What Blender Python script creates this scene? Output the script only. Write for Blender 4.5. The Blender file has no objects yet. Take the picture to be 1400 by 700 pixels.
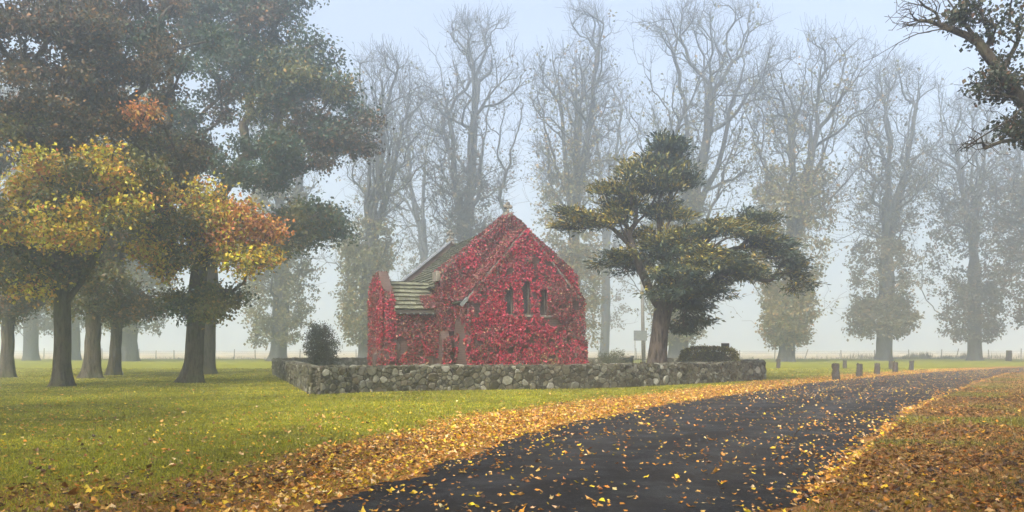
import bpy, bmesh, math, random
import numpy as np
from mathutils import Vector, Matrix
from mathutils.geometry import tessellate_polygon

R = math.radians
sc = bpy.context.scene
COL = sc.collection
EYE, F, V0 = 1.6, 1100.0, 476.0          # eye height, focal length and horizon of the 1400 px photograph


def at(u, v, Y):
    return np.array([(u - 700.0) / F * Y, Y, EYE + (V0 - v) / F * Y])


def on_ground(u, Y):
    return np.array([(u - 700.0) / F * Y, Y, 0.0])


# ------------------------------------------------------------------ numpy helpers
def hash3(i, j, k, seed):
    n = (i * 73856093) ^ (j * 19349663) ^ (k * 83492791) ^ (seed * 2654435761 & 0x7fffffff)
    n = (n ^ (n >> 13)) * 1274126177 & 0x7fffffff
    n = (n ^ (n >> 16)) * 668265263 & 0x7fffffff
    return (n & 0xffff) / 65535.0


def vnoise(p, scale=1.0, seed=1):
    p = np.atleast_2d(np.asarray(p, float))
    if p.shape[1] == 2:
        p = np.column_stack([p, np.zeros(len(p))])
    p = p * scale + 1000.0
    i = np.floor(p).astype(np.int64)
    f = p - i
    f = f * f * (3 - 2 * f)
    out = 0
    for a in (0, 1):
        for b in (0, 1):
            for c in (0, 1):
                w = (f[:, 0] if a else 1 - f[:, 0]) * (f[:, 1] if b else 1 - f[:, 1]) * (f[:, 2] if c else 1 - f[:, 2])
                out = out + w * hash3(i[:, 0] + a, i[:, 1] + b, i[:, 2] + c, seed)
    return out


def fbm(p, scale=1.0, seed=1):
    return 0.55 * vnoise(p, scale, seed) + 0.3 * vnoise(p, scale * 2.1, seed + 7) + 0.15 * vnoise(p, scale * 4.3, seed + 13)


def sstep(a, b, x):
    t = np.clip((x - a) / (b - a), 0, 1)
    return t * t * (3 - 2 * t)


def unit(v):
    return v / np.maximum(np.linalg.norm(v, axis=-1, keepdims=True), 1e-9)


# ------------------------------------------------------------------ scene helpers
def tag(o, label=None, cat=None, group=None, kind=None):
    if label: o['label'] = label
    if cat: o['category'] = cat
    if group: o['group'] = group
    if kind: o['kind'] = kind
    return o


def link(o, parent=None):
    COL.objects.link(o)
    if parent is not None:
        o.parent = parent
    return o


def empty(name, loc=(0, 0, 0), rz=0.0, label=None, cat=None, group=None):
    o = bpy.data.objects.new(name, None)
    o.empty_display_size = 0.3
    o.location = loc
    o.rotation_euler = (0, 0, rz)
    link(o)
    return tag(o, label, cat, group)


def mesh_np(name, V, faces, mat, parent=None, col=None, smooth=False, origin=None):
    """faces: list of int arrays (k x n); col: per-face colours (concatenated in the same order)"""
    V = np.asarray(V, np.float32)
    if origin is not None:
        V = V - np.asarray(origin, np.float32)
    faces = [np.asarray(f, np.int32) for f in faces if len(f)]
    me = bpy.data.meshes.new(name)
    me.vertices.add(len(V))
    me.vertices.foreach_set('co', V.ravel())
    tot = np.concatenate([np.full(len(f), f.shape[1], np.int32) for f in faces])
    idx = np.concatenate([f.ravel() for f in faces])
    start = np.concatenate([[0], np.cumsum(tot)[:-1]]).astype(np.int32)
    me.loops.add(len(idx))
    me.loops.foreach_set('vertex_index', idx)
    me.polygons.add(len(tot))
    me.polygons.foreach_set('loop_start', start)
    me.polygons.foreach_set('loop_total', tot)
    me.polygons.foreach_set('use_smooth', np.full(len(tot), smooth, bool))
    me.update(calc_edges=True)
    me.validate()
    if col is not None:
        a = me.attributes.new('col', 'FLOAT_COLOR', 'FACE')
        c = np.ones((len(tot), 4), np.float32)
        c[:, :3] = col
        a.data.foreach_set('color', c.ravel())
    me.materials.append(mat)
    o = bpy.data.objects.new(name, me)
    if origin is not None and parent is None:
        o.location = origin
    return link(o, parent)


class MB:
    """collects boxes, prisms and tubes; build() links them as one mesh object"""
    def __init__(self):
        self.bm = bmesh.new()

    def box(self, x0, x1, y0, y1, z0, z1, bev=0.0, M=None):
        vs = [self.bm.verts.new(p) for p in ((x0, y0, z0), (x1, y0, z0), (x1, y1, z0), (x0, y1, z0), (x0, y0, z1), (x1, y0, z1), (x1, y1, z1), (x0, y1, z1))]
        fs = [self.bm.faces.new([vs[i] for i in f]) for f in ((0, 3, 2, 1), (4, 5, 6, 7), (0, 1, 5, 4), (1, 2, 6, 5), (2, 3, 7, 6), (3, 0, 4, 7))]
        if bev:
            es = list({e for f in fs for e in f.edges})
            r = bmesh.ops.bevel(self.bm, geom=es, offset=bev, segments=1, affect='EDGES', profile=0.5)
            vs = list({v for f in r['faces'] for v in f.verts} | {v for v in vs if v.is_valid})
        if M is not None:
            bmesh.ops.transform(self.bm, matrix=M, verts=[v for v in vs if v.is_valid])
        return self

    def prism(self, pts, d):
        """pts: planar polygon (3D), extruded by vector d"""
        d = Vector(d)
        a = [self.bm.verts.new(p) for p in pts]
        b = [self.bm.verts.new(Vector(p) + d) for p in pts]
        n = len(pts)
        self.bm.faces.new(a)
        self.bm.faces.new(b[::-1])
        for i in range(n):
            self.bm.faces.new((a[i], b[i], b[(i + 1) % n], a[(i + 1) % n]))
        return self

    def tube(self, p0, p1, r0, r1=None, n=8):
        r1 = r0 if r1 is None else r1
        p0, p1 = Vector(p0), Vector(p1)
        q = (p1 - p0).to_track_quat('Z', 'Y').to_matrix()
        ra, rb = [], []
        for i in range(n):
            c = Vector((math.cos(i * 2 * math.pi / n), math.sin(i * 2 * math.pi / n), 0))
            ra.append(self.bm.verts.new(p0 + q @ (c * r0)))
            rb.append(self.bm.verts.new(p1 + q @ (c * r1)))
        for i in range(n):
            self.bm.faces.new((ra[i], ra[(i + 1) % n], rb[(i + 1) % n], rb[i]))
        self.bm.faces.new(ra[::-1]); self.bm.faces.new(rb)
        return self

    def ball(self, c, r, s=(1, 1, 1), sub=2):
        M = Matrix.Translation(Vector(c)) @ Matrix.Diagonal((s[0] * r, s[1] * r, s[2] * r, 1))
        bmesh.ops.create_icosphere(self.bm, subdivisions=sub, radius=1, matrix=M)
        return self

    def build(self, name, mat, parent=None, smooth=False):
        bmesh.ops.recalc_face_normals(self.bm, faces=self.bm.faces)
        me = bpy.data.meshes.new(name)
        self.bm.to_mesh(me); self.bm.free()
        if smooth:
            me.polygons.foreach_set('use_smooth', [True] * len(me.polygons))
        me.materials.append(mat)
        return link(bpy.data.objects.new(name, me), parent)


# ------------------------------------------------------------------ materials
class NT:
    def __init__(self, name):
        self.m = bpy.data.materials.new(name)
        self.m.use_nodes = True
        self.t = self.m.node_tree
        self.t.nodes.clear()
        self.out = self.t.nodes.new('ShaderNodeOutputMaterial')

    def n(self, typ, **kw):
        nd = self.t.nodes.new(typ)
        for k, v in kw.items():
            if k.startswith('i_'):
                nd.inputs[k[2:].replace('_', ' ')].default_value = v
            else:
                setattr(nd, k, v)
        return nd

    def l(self, a, b):
        self.t.links.new(a, b)

    def noise(self, vec, scale, detail=4, rough=0.6):
        nd = self.n('ShaderNodeTexNoise', i_Scale=scale, i_Detail=detail, i_Roughness=rough)
        if vec is not None: self.l(vec, nd.inputs['Vector'])
        return nd.outputs['Fac']

    def ramp(self, fac, stops):
        nd = self.n('ShaderNodeValToRGB')
        els = nd.color_ramp.elements
        while len(els) < len(stops): els.new(0.5)
        for e, (p, c) in zip(els, stops):
            e.position = p
            e.color = (*c, 1) if not np.isscalar(c) else (c, c, c, 1)
        self.l(fac, nd.inputs['Fac'])
        return nd.outputs['Color']

    def mix(self, fac, a, b, mode='MIX'):
        nd = self.n('ShaderNodeMix', data_type='RGBA', blend_type=mode)
        for s, v in ((nd.inputs[0], fac), (nd.inputs[6], a), (nd.inputs[7], b)):
            if hasattr(v, 'links') or hasattr(v, 'is_linked'): self.l(v, s)
            elif np.isscalar(v): s.default_value = v
            else: s.default_value = (*v, 1)
        return nd.outputs[2]

    def math(self, op, a, b=0.0):
        nd = self.n('ShaderNodeMath', operation=op)
        for s, v in ((nd.inputs[0], a), (nd.inputs[1], b)):
            if hasattr(v, 'is_linked'): self.l(v, s)
            else: s.default_value = v
        return nd.outputs[0]

    def bump(self, h, strength, dist):
        nd = self.n('ShaderNodeBump', i_Strength=strength, i_Distance=dist)
        self.l(h, nd.inputs['Height'])
        return nd.outputs['Normal']

    def principled(self, color, rough=0.8, normal=None, spec=0.3, metal=0.0):
        b = self.n('ShaderNodeBsdfPrincipled')
        if hasattr(color, 'is_linked'): self.l(color, b.inputs['Base Color'])
        else: b.inputs['Base Color'].default_value = (*color, 1)
        if hasattr(rough, 'is_linked'): self.l(rough, b.inputs['Roughness'])
        else: b.inputs['Roughness'].default_value = rough
        b.inputs['Specular IOR Level'].default_value = spec
        b.inputs['Metallic'].default_value = metal
        if normal is not None: self.l(normal, b.inputs['Normal'])
        self.l(b.outputs[0], self.out.inputs['Surface'])
        return self.m

    def attr(self, name):
        return self.n('ShaderNodeAttribute', attribute_name=name)

    def coord(self, which='Object', scale=None):
        o = self.n('ShaderNodeTexCoord').outputs[which]
        if scale is not None:
            m = self.n('ShaderNodeMapping')
            m.inputs['Scale'].default_value = scale
            self.l(o, m.inputs['Vector'])
            o = m.outputs[0]
        return o


def leaf_material(name, trans=0.35, rough=0.6):
    t = NT(name)
    c = t.attr('col').outputs['Color']
    d = t.n('ShaderNodeBsdfDiffuse'); t.l(c, d.inputs['Color'])
    tr = t.n('ShaderNodeBsdfTranslucent'); t.l(c, tr.inputs['Color'])
    g = t.n('ShaderNodeBsdfGlossy', i_Roughness=rough); g.inputs['Color'].default_value = (.9, .9, .9, 1)
    m1 = t.n('ShaderNodeMixShader', i_Fac=trans); t.l(d.outputs[0], m1.inputs[1]); t.l(tr.outputs[0], m1.inputs[2])
    m2 = t.n('ShaderNodeMixShader', i_Fac=0.035); t.l(m1.outputs[0], m2.inputs[1]); t.l(g.outputs[0], m2.inputs[2])
    t.l(m2.outputs[0], t.out.inputs['Surface'])
    return t.m


def bark_material(name, dark, light, moss=None):
    t = NT(name)
    co = t.coord('Object', (1, 1, .22))
    n1 = t.noise(co, 9.0, 6, .65)
    n2 = t.noise(t.coord('Object'), 1.6, 3)
    c = t.ramp(n1, [(.38, dark), (.54, light), (.75, tuple(.6 * a + .4 * b for a, b in zip(dark, light)))])
    if moss:
        c = t.mix(t.ramp(n2, [(.5, 0.0), (.68, .7)]), c, moss)
    return t.principled(c, .95, t.bump(n1, 1.0, .12), .15)


M = {}
M['leaf'] = leaf_material('leaf')
M['needle'] = leaf_material('needle', .15)
M['litter'] = leaf_material('dry_leaf', .1, .5)
M['grass'] = leaf_material('grass_blade', .25, .5)
M['bark'] = bark_material('oak_bark', (.022, .018, .013), (.085, .07, .05), (.07, .075, .03))
M['elm_bark'] = bark_material('elm_bark', (.03, .03, .03), (.075, .072, .068))
M['cypress_bark'] = bark_material('cypress_bark', (.01, .008, .006), (.085, .068, .056))

t = NT('ground')
at_l = t.attr('litter').outputs['Fac']
at_d = t.attr('dirt').outputs['Fac']
pos = t.n('ShaderNodeNewGeometry').outputs['Position']
g1 = t.noise(pos, .35, 4); g2 = t.noise(pos, 14, 5, .7); g3 = t.noise(pos, 60, 3, .7)
gc = t.mix(t.ramp(g1, [(.35, 0.0), (.65, 1.0)]), (.17, .175, .005), (.25, .235, .008))
gc = t.mix(t.ramp(g2, [(.4, .55), (.62, 0.0)]), gc, (.04, .05, .008))
lc = t.ramp(g3, [(.3, (.07, .03, .012)), (.48, (.26, .12, .03)), (.6, (.42, .2, .05)), (.75, (.5, .3, .12))])
lm = t.math('ADD', at_l, t.math('MULTIPLY', t.math('SUBTRACT', g2, .5), 1.1))
c = t.mix(t.ramp(lm, [(.42, 0.0), (.62, 1.0)]), gc, lc)
dm = t.math('ADD', at_d, t.math('MULTIPLY', t.math('SUBTRACT', t.noise(pos, 1.3, 4), .5), .8))
c = t.mix(t.ramp(dm, [(.5, 0.0), (.7, .75)]), c, t.ramp(g3, [(.3, (.12, .075, .04)), (.7, (.27, .18, .1))]))
M['ground'] = t.principled(c, .95, t.bump(g3, .8, .03), .1)

t = NT('road')
pos = t.n('ShaderNodeNewGeometry').outputs['Position']
r1 = t.noise(pos, 60, 4, .85); r2 = t.noise(pos, .9, 4); r3 = t.noise(pos, 28, 4, .7)
c = t.ramp(r1, [(.33, (.011, .011, .0112)), (.5, (.026, .025, .025)), (.6, (.055, .053, .051)), (.7, (.17, .16, .15))])
c = t.mix(t.ramp(t.noise(pos, 11, 5, .75), [(.4, .6), (.6, 0.0)]), c, (.012, .0115, .011))
c = t.mix(t.ramp(t.noise(pos, 24, 3, .8), [(.58, 0.0), (.68, .7)]), c, (.1, .095, .088))
ac = t.attr('across').outputs['Fac']
wob = t.math('ADD', ac, t.math('MULTIPLY', t.math('SUBTRACT', t.noise(pos, .5, 3), .5), .16))
trk = t.math('PINGPONG', wob, .5)
c = t.mix(t.math('MULTIPLY', t.ramp(trk, [(.16, 0.0), (.27, 1.0), (.33, 1.0), (.44, 0.0)]), .3), c, (.07, .066, .062))
c = t.mix(t.ramp(r2, [(.42, 0.0), (.65, .5)]), c, (.034, .028, .024))
M['road'] = t.principled(c, t.ramp(r2, [(.35, .5), (.6, .95)]), t.bump(t.math('ADD', r1, r3), 1.0, .03), .12)

t = NT('dry_field')
pos = t.n('ShaderNodeNewGeometry').outputs['Position']
c = t.ramp(t.noise(pos, .12, 6, .65), [(.3, (.3, .23, .13)), (.55, (.42, .34, .21)), (.75, (.36, .3, .2))])
M['field'] = t.principled(c, 1, None, .05)

t = NT('rubble')
c = t.attr('col').outputs['Color']
co = t.coord('Object')
n1 = t.noise(co, 7, 5, .7); n2 = t.noise(co, 30, 4, .7); n3 = t.noise(co, 1.1, 3)
c = t.mix(t.ramp(n1, [(.53, 0.0), (.66, .6)]), c, (.26, .26, .2))
c = t.mix(t.ramp(n3, [(.5, 0.0), (.7, .5)]), c, (.07, .07, .03))
c = t.mix(t.ramp(n2, [(.35, .6), (.55, 0.0)]), c, (.035, .03, .022))
M['rubble'] = t.principled(c, .95, t.bump(t.math('ADD', n1, n2), .8, .03), .15)
t = NT('mortar')
c = t.ramp(t.noise(t.coord('Object'), 22, 4), [(.35, (.018, .016, .011)), (.7, (.06, .052, .036))])
M['mortar'] = t.principled(c, 1, None, .1)

t = NT('brick')
co = t.coord('Object')
sx = t.n('ShaderNodeSeparateXYZ'); t.l(co, sx.inputs[0])
cb = t.n('ShaderNodeCombineXYZ')
t.l(t.math('ADD', sx.outputs[0], sx.outputs[1]), cb.inputs[0]); t.l(sx.outputs[2], cb.inputs[1])
br = t.n('ShaderNodeTexBrick', i_Scale=1.0, i_Mortar_Size=.008, i_Brick_Width=.23, i_Row_Height=.076)
br.inputs['Color1'].default_value = (.075, .04, .032, 1); br.inputs['Color2'].default_value = (.042, .026, .022, 1)
br.inputs['Mortar'].default_value = (.12, .095, .08, 1)
t.l(cb.outputs[0], br.inputs['Vector'])
c = t.mix(t.ramp(t.noise(co, 1.7, 4), [(.45, 0.0), (.7, .6)]), br.outputs['Color'], (.075, .05, .04))
M['brick'] = t.principled(c, .9, t.bump(br.outputs['Fac'], -.5, .01), .2)

t = NT('shingle')
co = t.coord('Object')
c = t.attr('col').outputs['Color']
c = t.mix(t.ramp(t.noise(co, 5, 5, .7), [(.47, 0.0), (.62, .8)]), c, (.17, .18, .11))
c = t.mix(t.ramp(t.noise(co, 16, 4, .7), [(.38, .7), (.55, 0.0)]), c, (.04, .037, .028))
M['shingle'] = t.principled(c, .9, t.bump(t.noise(co, 25, 4), .5, .02), .2)

def plain(name, a, b, scale=12, rough=.85, spec=.25, bump=.3, metal=0.0):
    t = NT(name)
    n1 = t.noise(t.coord('Object'), scale, 5, .65)
    return t.principled(t.ramp(n1, [(.35, a), (.65, b)]), rough, t.bump(n1, bump, .02), spec, metal)

M['stone'] = plain('stone_trim', (.08, .072, .055), (.22, .2, .165), 6)
M['wood_dark'] = plain('dark_timber', (.03, .025, .02), (.07, .058, .045), 20)
M['wood_grey'] = plain('grey_timber', (.2, .19, .175), (.36, .35, .33), 14)
M['stump'] = plain('stump_timber', (.025, .022, .017), (.095, .08, .062), 16, .95, .1, .8)
M['iron'] = plain('dark_iron', (.02, .02, .02), (.045, .045, .045), 20, .6)
M['pole'] = plain('pole_timber', (.1, .095, .085), (.2, .19, .17), 10)
M['sign_back'] = plain('sign_back', (.11, .12, .115), (.15, .16, .15), 5, .6)
M['lead'] = plain('lead_flashing', (.13, .14, .155), (.22, .23, .25), 8, .5, .4)
t = NT('leaded_glass')
co = t.coord('Object')
sx = t.n('ShaderNodeSeparateXYZ'); t.l(co, sx.inputs[0])
p1 = t.math('ADD', sx.outputs[0], sx.outputs[2]); p2 = t.math('SUBTRACT', sx.outputs[0], sx.outputs[2])
l1 = t.math('LESS_THAN', t.math('PINGPONG', p1, .075), .007); l2 = t.math('LESS_THAN', t.math('PINGPONG', p2, .075), .007)
c = t.mix(t.math('MAXIMUM', l1, l2), t.ramp(t.noise(co, 9, 2), [(.4, (.02, .025, .022)), (.6, (.04, .045, .04))]), (.09, .09, .085))
M['glass'] = t.principled(c, .35, None, .5)

# ------------------------------------------------------------------ ground, road, field
YL = np.array([-60, -20, 0, 7.86, 9.31, 11.43, 14.19, 17.8, 22.3, 27.5, 35.9, 45.1, 55, 65, 75, 85, 95, 112])
XL = np.array([-30, -13.5, -5.4, -2.14, -1.52, -.83, 0.0, 1.62, 4.05, 7.5, 13.06, 20.5, 29.5, 40, 56, 80, 110, 180])
YR = np.array([-60, -20, 0, 7.86, 9.57, 12.2, 15.4, 21, 27.5, 40, 51.8, 60, 70, 80, 90, 107])
XR = np.array([-24, -9.5, -1.3, 2.68, 3.57, 5.1, 7.0, 10.3, 14.75, 23.3, 32, 41, 58, 82, 112, 182])


def road_l(y): return np.interp(y, YL, XL)
def road_r(y): return np.interp(y, YR, XR)


def litter(x, y):
    p = np.column_stack([x, y])
    nz = fbm(p, .45, 3) - .5
    dl = road_l(y) - x
    dr = x - road_r(y)
    w = 2.0 + .02 * np.clip(y, 0, 60) + 1.6 * nz
    left = sstep(w + 2.4, w - .8, dl + 1.4 * (fbm(p, 1.4, 4) - .5))
    far = .35 * sstep(36, 46, y) * sstep(9, 2, dl)
    front = .62 * sstep(12.5, 8, y + 3 * nz) * sstep(12, 3, dl)
    lawn = .15 + .2 * sstep(28, 10, y)
    L = np.maximum(np.maximum(left, front), np.maximum(lawn, far))
    Rr = np.clip(.66 + 2.0 * nz, .16, 1.0) * sstep(30, 14, dr) + .14
    return np.where(dr > 0, np.clip(Rr, 0, 1), L)


def dirt(x, y):
    p = np.column_stack([x, y])
    dr = x - road_r(y)
    return np.where(dr > -.5, sstep(3.2, .3, np.abs(dr - .6)) * .55 + .65 * np.exp(-((dr - 6 - 2 * vnoise(p, .1, 5)) / 2.2) ** 2) * sstep(10, 14, y), 0)


def axis(fine0, fine1, step, far):
    a = list(np.arange(fine0, fine1 + 1e-6, step))
    d, v, lo, hi = step, [], fine0, fine1
    while hi < far:
        d *= 1.35; hi += d; v.append(hi)
    d, w = step, []
    while lo > -far:
        d *= 1.35; lo -= d; w.append(lo)
    return np.array(w[::-1] + a + v)

gx, gy = axis(-30, 34, .4, 690), axis(4, 60, .4, 690)
GX, GY = np.meshgrid(gx, gy)
Vg = np.column_stack([GX.ravel(), GY.ravel(), np.zeros(GX.size)])
nx, ny = len(gx), len(gy)
I = (np.arange(ny - 1)[:, None] * nx + np.arange(nx - 1)[None]).ravel()
ground = mesh_np('ground', Vg, [np.column_stack([I, I + 1, I + nx + 1, I + nx])], M['ground'])
tag(ground, 'mown grass ground with drifts of fallen autumn leaves', 'ground', kind='structure')
for nm, fn in (('litter', litter), ('dirt', dirt)):
    a = ground.data.attributes.new(nm, 'FLOAT', 'POINT')
    a.data.foreach_set('value', fn(Vg[:, 0], Vg[:, 1]).astype(np.float32))

ys = np.concatenate([np.arange(-20, 4, 1.0), np.arange(4, 60, .12), np.arange(60, 107, 1.0)])
rl = road_l(ys) + .5 * (fbm(np.column_stack([ys, ys * 0]), .9, 21) - .5) + .3 * (vnoise(np.column_stack([ys, ys * 0]), 4, 22) - .5) + .22 * (vnoise(np.column_stack([ys, ys * 0]), 12, 25) - .5)
rr = road_r(ys) + .7 * (fbm(np.column_stack([ys, ys * 0 + 9]), .8, 23) - .5) + .4 * (vnoise(np.column_stack([ys, ys * 0]), 4, 24) - .5) + .25 * (vnoise(np.column_stack([ys, ys * 0]), 12, 26) - .5)
K = 13
tt = np.linspace(0, 1, K)
Vr = np.stack([rl[:, None] + (rr - rl)[:, None] * tt, np.repeat(ys[:, None], K, 1), np.repeat((.008 + .05 * (1 - (2 * tt - 1) ** 2))[None], len(ys), 0)], -1).reshape(-1, 3)
I = (np.arange(len(ys) - 1)[:, None] * K + np.arange(K - 1)[None]).ravel()
road = mesh_np('road', Vr, [np.column_stack([I, I + 1, I + K + 1, I + K])], M['road'], smooth=True)
road.data.attributes.new('across', 'FLOAT', 'POINT').data.foreach_set('value', np.tile(tt, len(ys)).astype(np.float32))
tag(road, 'dark gravelly asphalt drive curving away to the right', 'road', kind='structure')


def road_z(x, y):
    a, b = road_l(y), road_r(y)
    tt = np.clip((x - a) / (b - a), 0, 1)
    return np.where((x > a) & (x < b), .008 + .05 * (1 - (2 * tt - 1) ** 2), 0.0)

FY = 118.0
Vf = np.array([[-680, FY + .6, .006], [680, FY + .6, .006], [680, 680, .006], [-680, 680, .006]])
tag(mesh_np('field', Vf, [np.array([[0, 1, 2, 3]])], M['field']), 'pale dry paddock fading into the fog beyond the fence', 'field', kind='structure')

# ------------------------------------------------------------------ leaves
def kite(P, D, N, L, W, fold=.12):
    """kite-shaped leaves: base P, direction D, normal N"""
    S = unit(np.cross(D, N))
    N = np.cross(S, D)
    L = L[:, None]; W = W[:, None]
    V = np.stack([P, P + D * L * .45 + S * W * .5 + N * W * fold, P + D * L - N * L * .08, P + D * L * .45 - S * W * .5 + N * W * fold], 1)
    n = len(P)
    return V.reshape(-1, 3), np.arange(n * 4).reshape(n, 4)


def rand_dirs(n, rng):
    return unit(rng.normal(size=(n, 3)))


def leaf_mesh(name, P, size, col, mat, parent, rng, up=.5, aspect=.7, droop=.2, origin=None):
    n = len(P)
    D = rand_dirs(n, rng); D[:, 2] -= droop; D = unit(D)
    N = rand_dirs(n, rng); N[:, 2] += up; N = unit(N)
    L = size * rng.uniform(.65, 1.3, n)
    V, Fq = kite(P, D, N, L, L * aspect * rng.uniform(.8, 1.2, n))
    return mesh_np(name, V, [Fq], mat, parent, col=col, origin=origin)


# ------------------------------------------------------------------ trees
def hermite(p0, p1, t0, t1, m):
    s = np.linspace(0, 1, m + 1)[1:, None]
    h00 = 2 * s ** 3 - 3 * s ** 2 + 1; h10 = s ** 3 - 2 * s ** 2 + s
    h01 = -2 * s ** 3 + 3 * s ** 2; h11 = s ** 3 - s ** 2
    return h00 * p0 + h10 * t0 + h01 * p1 + h11 * t1


class Skeleton:
    def __init__(self, cap=60000):
        self.P = np.zeros((cap, 3)); self.D = np.zeros((cap, 3)); self.L = np.zeros(cap)
        self.par = np.full(cap, -1, int); self.n = 0
        self.paths = []

    def add_path(self, start, pts):
        prev = start
        ids = [start] if start >= 0 else []
        for p in pts:
            i = self.n
            self.P[i] = p
            self.par[i] = prev
            if prev >= 0:
                d = p - self.P[prev]; ln = np.linalg.norm(d)
                self.D[i] = d / max(ln, 1e-6); self.L[i] = self.L[prev] + ln
            ids.append(i); prev = i; self.n += 1
        if start < 0 and len(pts) > 1:
            self.D[ids[0]] = self.D[ids[1]]
        self.paths.append(ids)
        return ids

    def grow(self, targets, rng, alpha=.4, seg=.8, trop=(0, 0, .3), wob=.08, turn=.6, lo=0, maxm=8):
        trop = np.asarray(trop, float)
        ends = []
        for tg in targets:
            d = tg - self.P[lo:self.n]
            dist = np.linalg.norm(d, axis=1)
            cosang = np.einsum('ij,ij->i', d, self.D[lo:self.n]) / np.maximum(dist, 1e-6)
            cost = dist * (1 + turn * (1 - cosang)) + alpha * self.L[lo:self.n]
            b = int(np.argmin(cost)) + lo
            dd = tg - self.P[b]; ln = np.linalg.norm(dd)
            if ln < .05: continue
            m = int(np.clip(ln / seg, 2, maxm))
            u = dd / ln
            t0 = (self.D[b] * .75 + u * .6) * ln
            t1 = (u + trop) * ln
            pts = hermite(self.P[b], tg, t0, t1, m)
            pts[:-1] += rng.normal(size=(m - 1, 3)) * wob * ln / m
            ends.append(self.add_path(b, pts)[-1])
        return ends

    def radii(self, root_r, n_exp=2.3):
        w = np.zeros(self.n)
        has = np.zeros(self.n, bool); has[self.par[:self.n][self.par[:self.n] >= 0]] = True
        w[~has] = 1
        for i in range(self.n - 1, 0, -1):
            if self.par[i] >= 0: w[self.par[i]] += w[i]
        r = w ** (1 / n_exp)
        return r / r[0] * root_r


def tubes(paths, P, rad, par, rng, lump=0.0):
    Vs, Fs, base = [], [], 0
    for ids in paths:
        if len(ids) < 2: continue
        p = P[ids]
        r = rad[ids].copy()
        if ids[0] > 0: r[0] = min(r[0], r[1] * 1.25)
        k = 22 if ids[0] == 0 and lump else 14 if r[0] > .3 else 8 if r[0] > .14 else 5 if r[0] > .05 else 3
        tn = np.gradient(p, axis=0); tn = unit(tn)
        a = np.array([1.0, 0, 0]) if abs(tn[0][0]) < .8 else np.array([0, 1.0, 0])
        x = unit(np.cross(tn, a)); y = np.cross(tn, x)
        ang = np.arange(k) * 2 * np.pi / k
        rr = r[:, None] * np.ones(k)
        if lump and k >= 8:
            q = np.stack([np.cos(ang) * 1.5 + 0 * p[:, 2:3], np.sin(ang) * 1.5 + 0 * p[:, 2:3], p[:, 2:3] * .6 + 0 * ang], -1).reshape(-1, 3)
            rr = rr * (1 + lump * (fbm(q + p[0, 0], 1.0, 5).reshape(len(p), k) - .5) * 2)
        if lump and ids[0] == 0:
            hh = p[:, 2:3] - p[0, 2]
            rr = rr * (1 + .22 * np.exp(-hh / .55) * np.cos(5 * ang + p[0, 0])[None] + .1 * np.exp(-hh / .9) * np.cos(3 * ang + p[0, 1])[None])
        ring = p[:, None] + (x[:, None] * np.cos(ang)[None, :, None] + y[:, None] * np.sin(ang)[None, :, None]) * rr[..., None]
        m = len(p)
        Vs.append(ring.reshape(-1, 3))
        i = np.arange(m - 1)[:, None] * k + np.arange(k)[None]
        j = np.arange(m - 1)[:, None] * k + (np.arange(k)[None] + 1) % k
        Fs.append(np.stack([i, j, j + k, i + k], -1).reshape(-1, 4) + base)
        base += m * k
    return np.concatenate(Vs), np.concatenate(Fs)


def trunk_points(base, top, lean, m, rng, wob=.05):
    s = (np.linspace(0, 1, m + 6) ** 1.9)[:, None]
    m = m + 6
    p = np.asarray(base) + (np.asarray(top) - np.asarray(base)) * s + np.asarray(lean) * (np.sin(s * np.pi)) 
    p[1:-1] += rng.normal(size=(m - 2, 3)) * wob * (1, 1, 0) * s[1:-1] * 1.4
    return p


def flare(sk, rad, ids, root_r, extra=.85, h=1.0):
    z = sk.P[ids][:, 2] - sk.P[ids][0, 2]
    rad[ids] = np.maximum(rad[ids], root_r * (.62 + .38 * np.exp(-z / 6))) * (1 + extra * np.exp(-z / h * 2.2))


def bole(ids, sk, rad, rng, k=22):
    """the lowest part of the trunk with root buttresses"""
    return None


def make_tree(name, label, cat, group, base, sk, rad, bark, split, rng, leaves=None, leaf_mat=None, leaf_kw=None, lump=.12):
    root = empty(name, base, 0, label, cat, group)
    big = [p for p in sk.paths if rad[p[1 if len(p) > 1 else 0]] > split]
    small = [p for p in sk.paths if rad[p[1 if len(p) > 1 else 0]] <= split]
    V, Fq = tubes(big, sk.P, rad, sk.par, rng, lump)
    mesh_np('trunk', V, [Fq], bark, root, smooth=True, origin=base)
    if small:
        V, Fq = tubes(small, sk.P, rad, sk.par, rng)
        mesh_np('branches', V, [Fq], bark, root, smooth=True, origin=base)
    if leaves is not None:
        P, col, size = leaves
        leaf_mesh('crown', P, size, col, leaf_mat or M['leaf'], root, rng, origin=base, **(leaf_kw or {}))
    return root


def in_blob(n, c, r, rng, shell=.45):
    d = rand_dirs(n, rng)
    s = rng.uniform(0, 1, n) ** shell
    return np.asarray(c) + d * s[:, None] * np.asarray(r)


def pick(pal, n, rng, jitter=.25):
    w = np.array([p[0] for p in pal]); c = np.array([p[1] for p in pal])
    k = rng.choice(len(pal), n, p=w / w.sum())
    return c[k] * (1 + jitter * rng.uniform(-1, 1, (n, 1))) * (1 + .1 * rng.uniform(-1, 1, (n, 3)))

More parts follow.
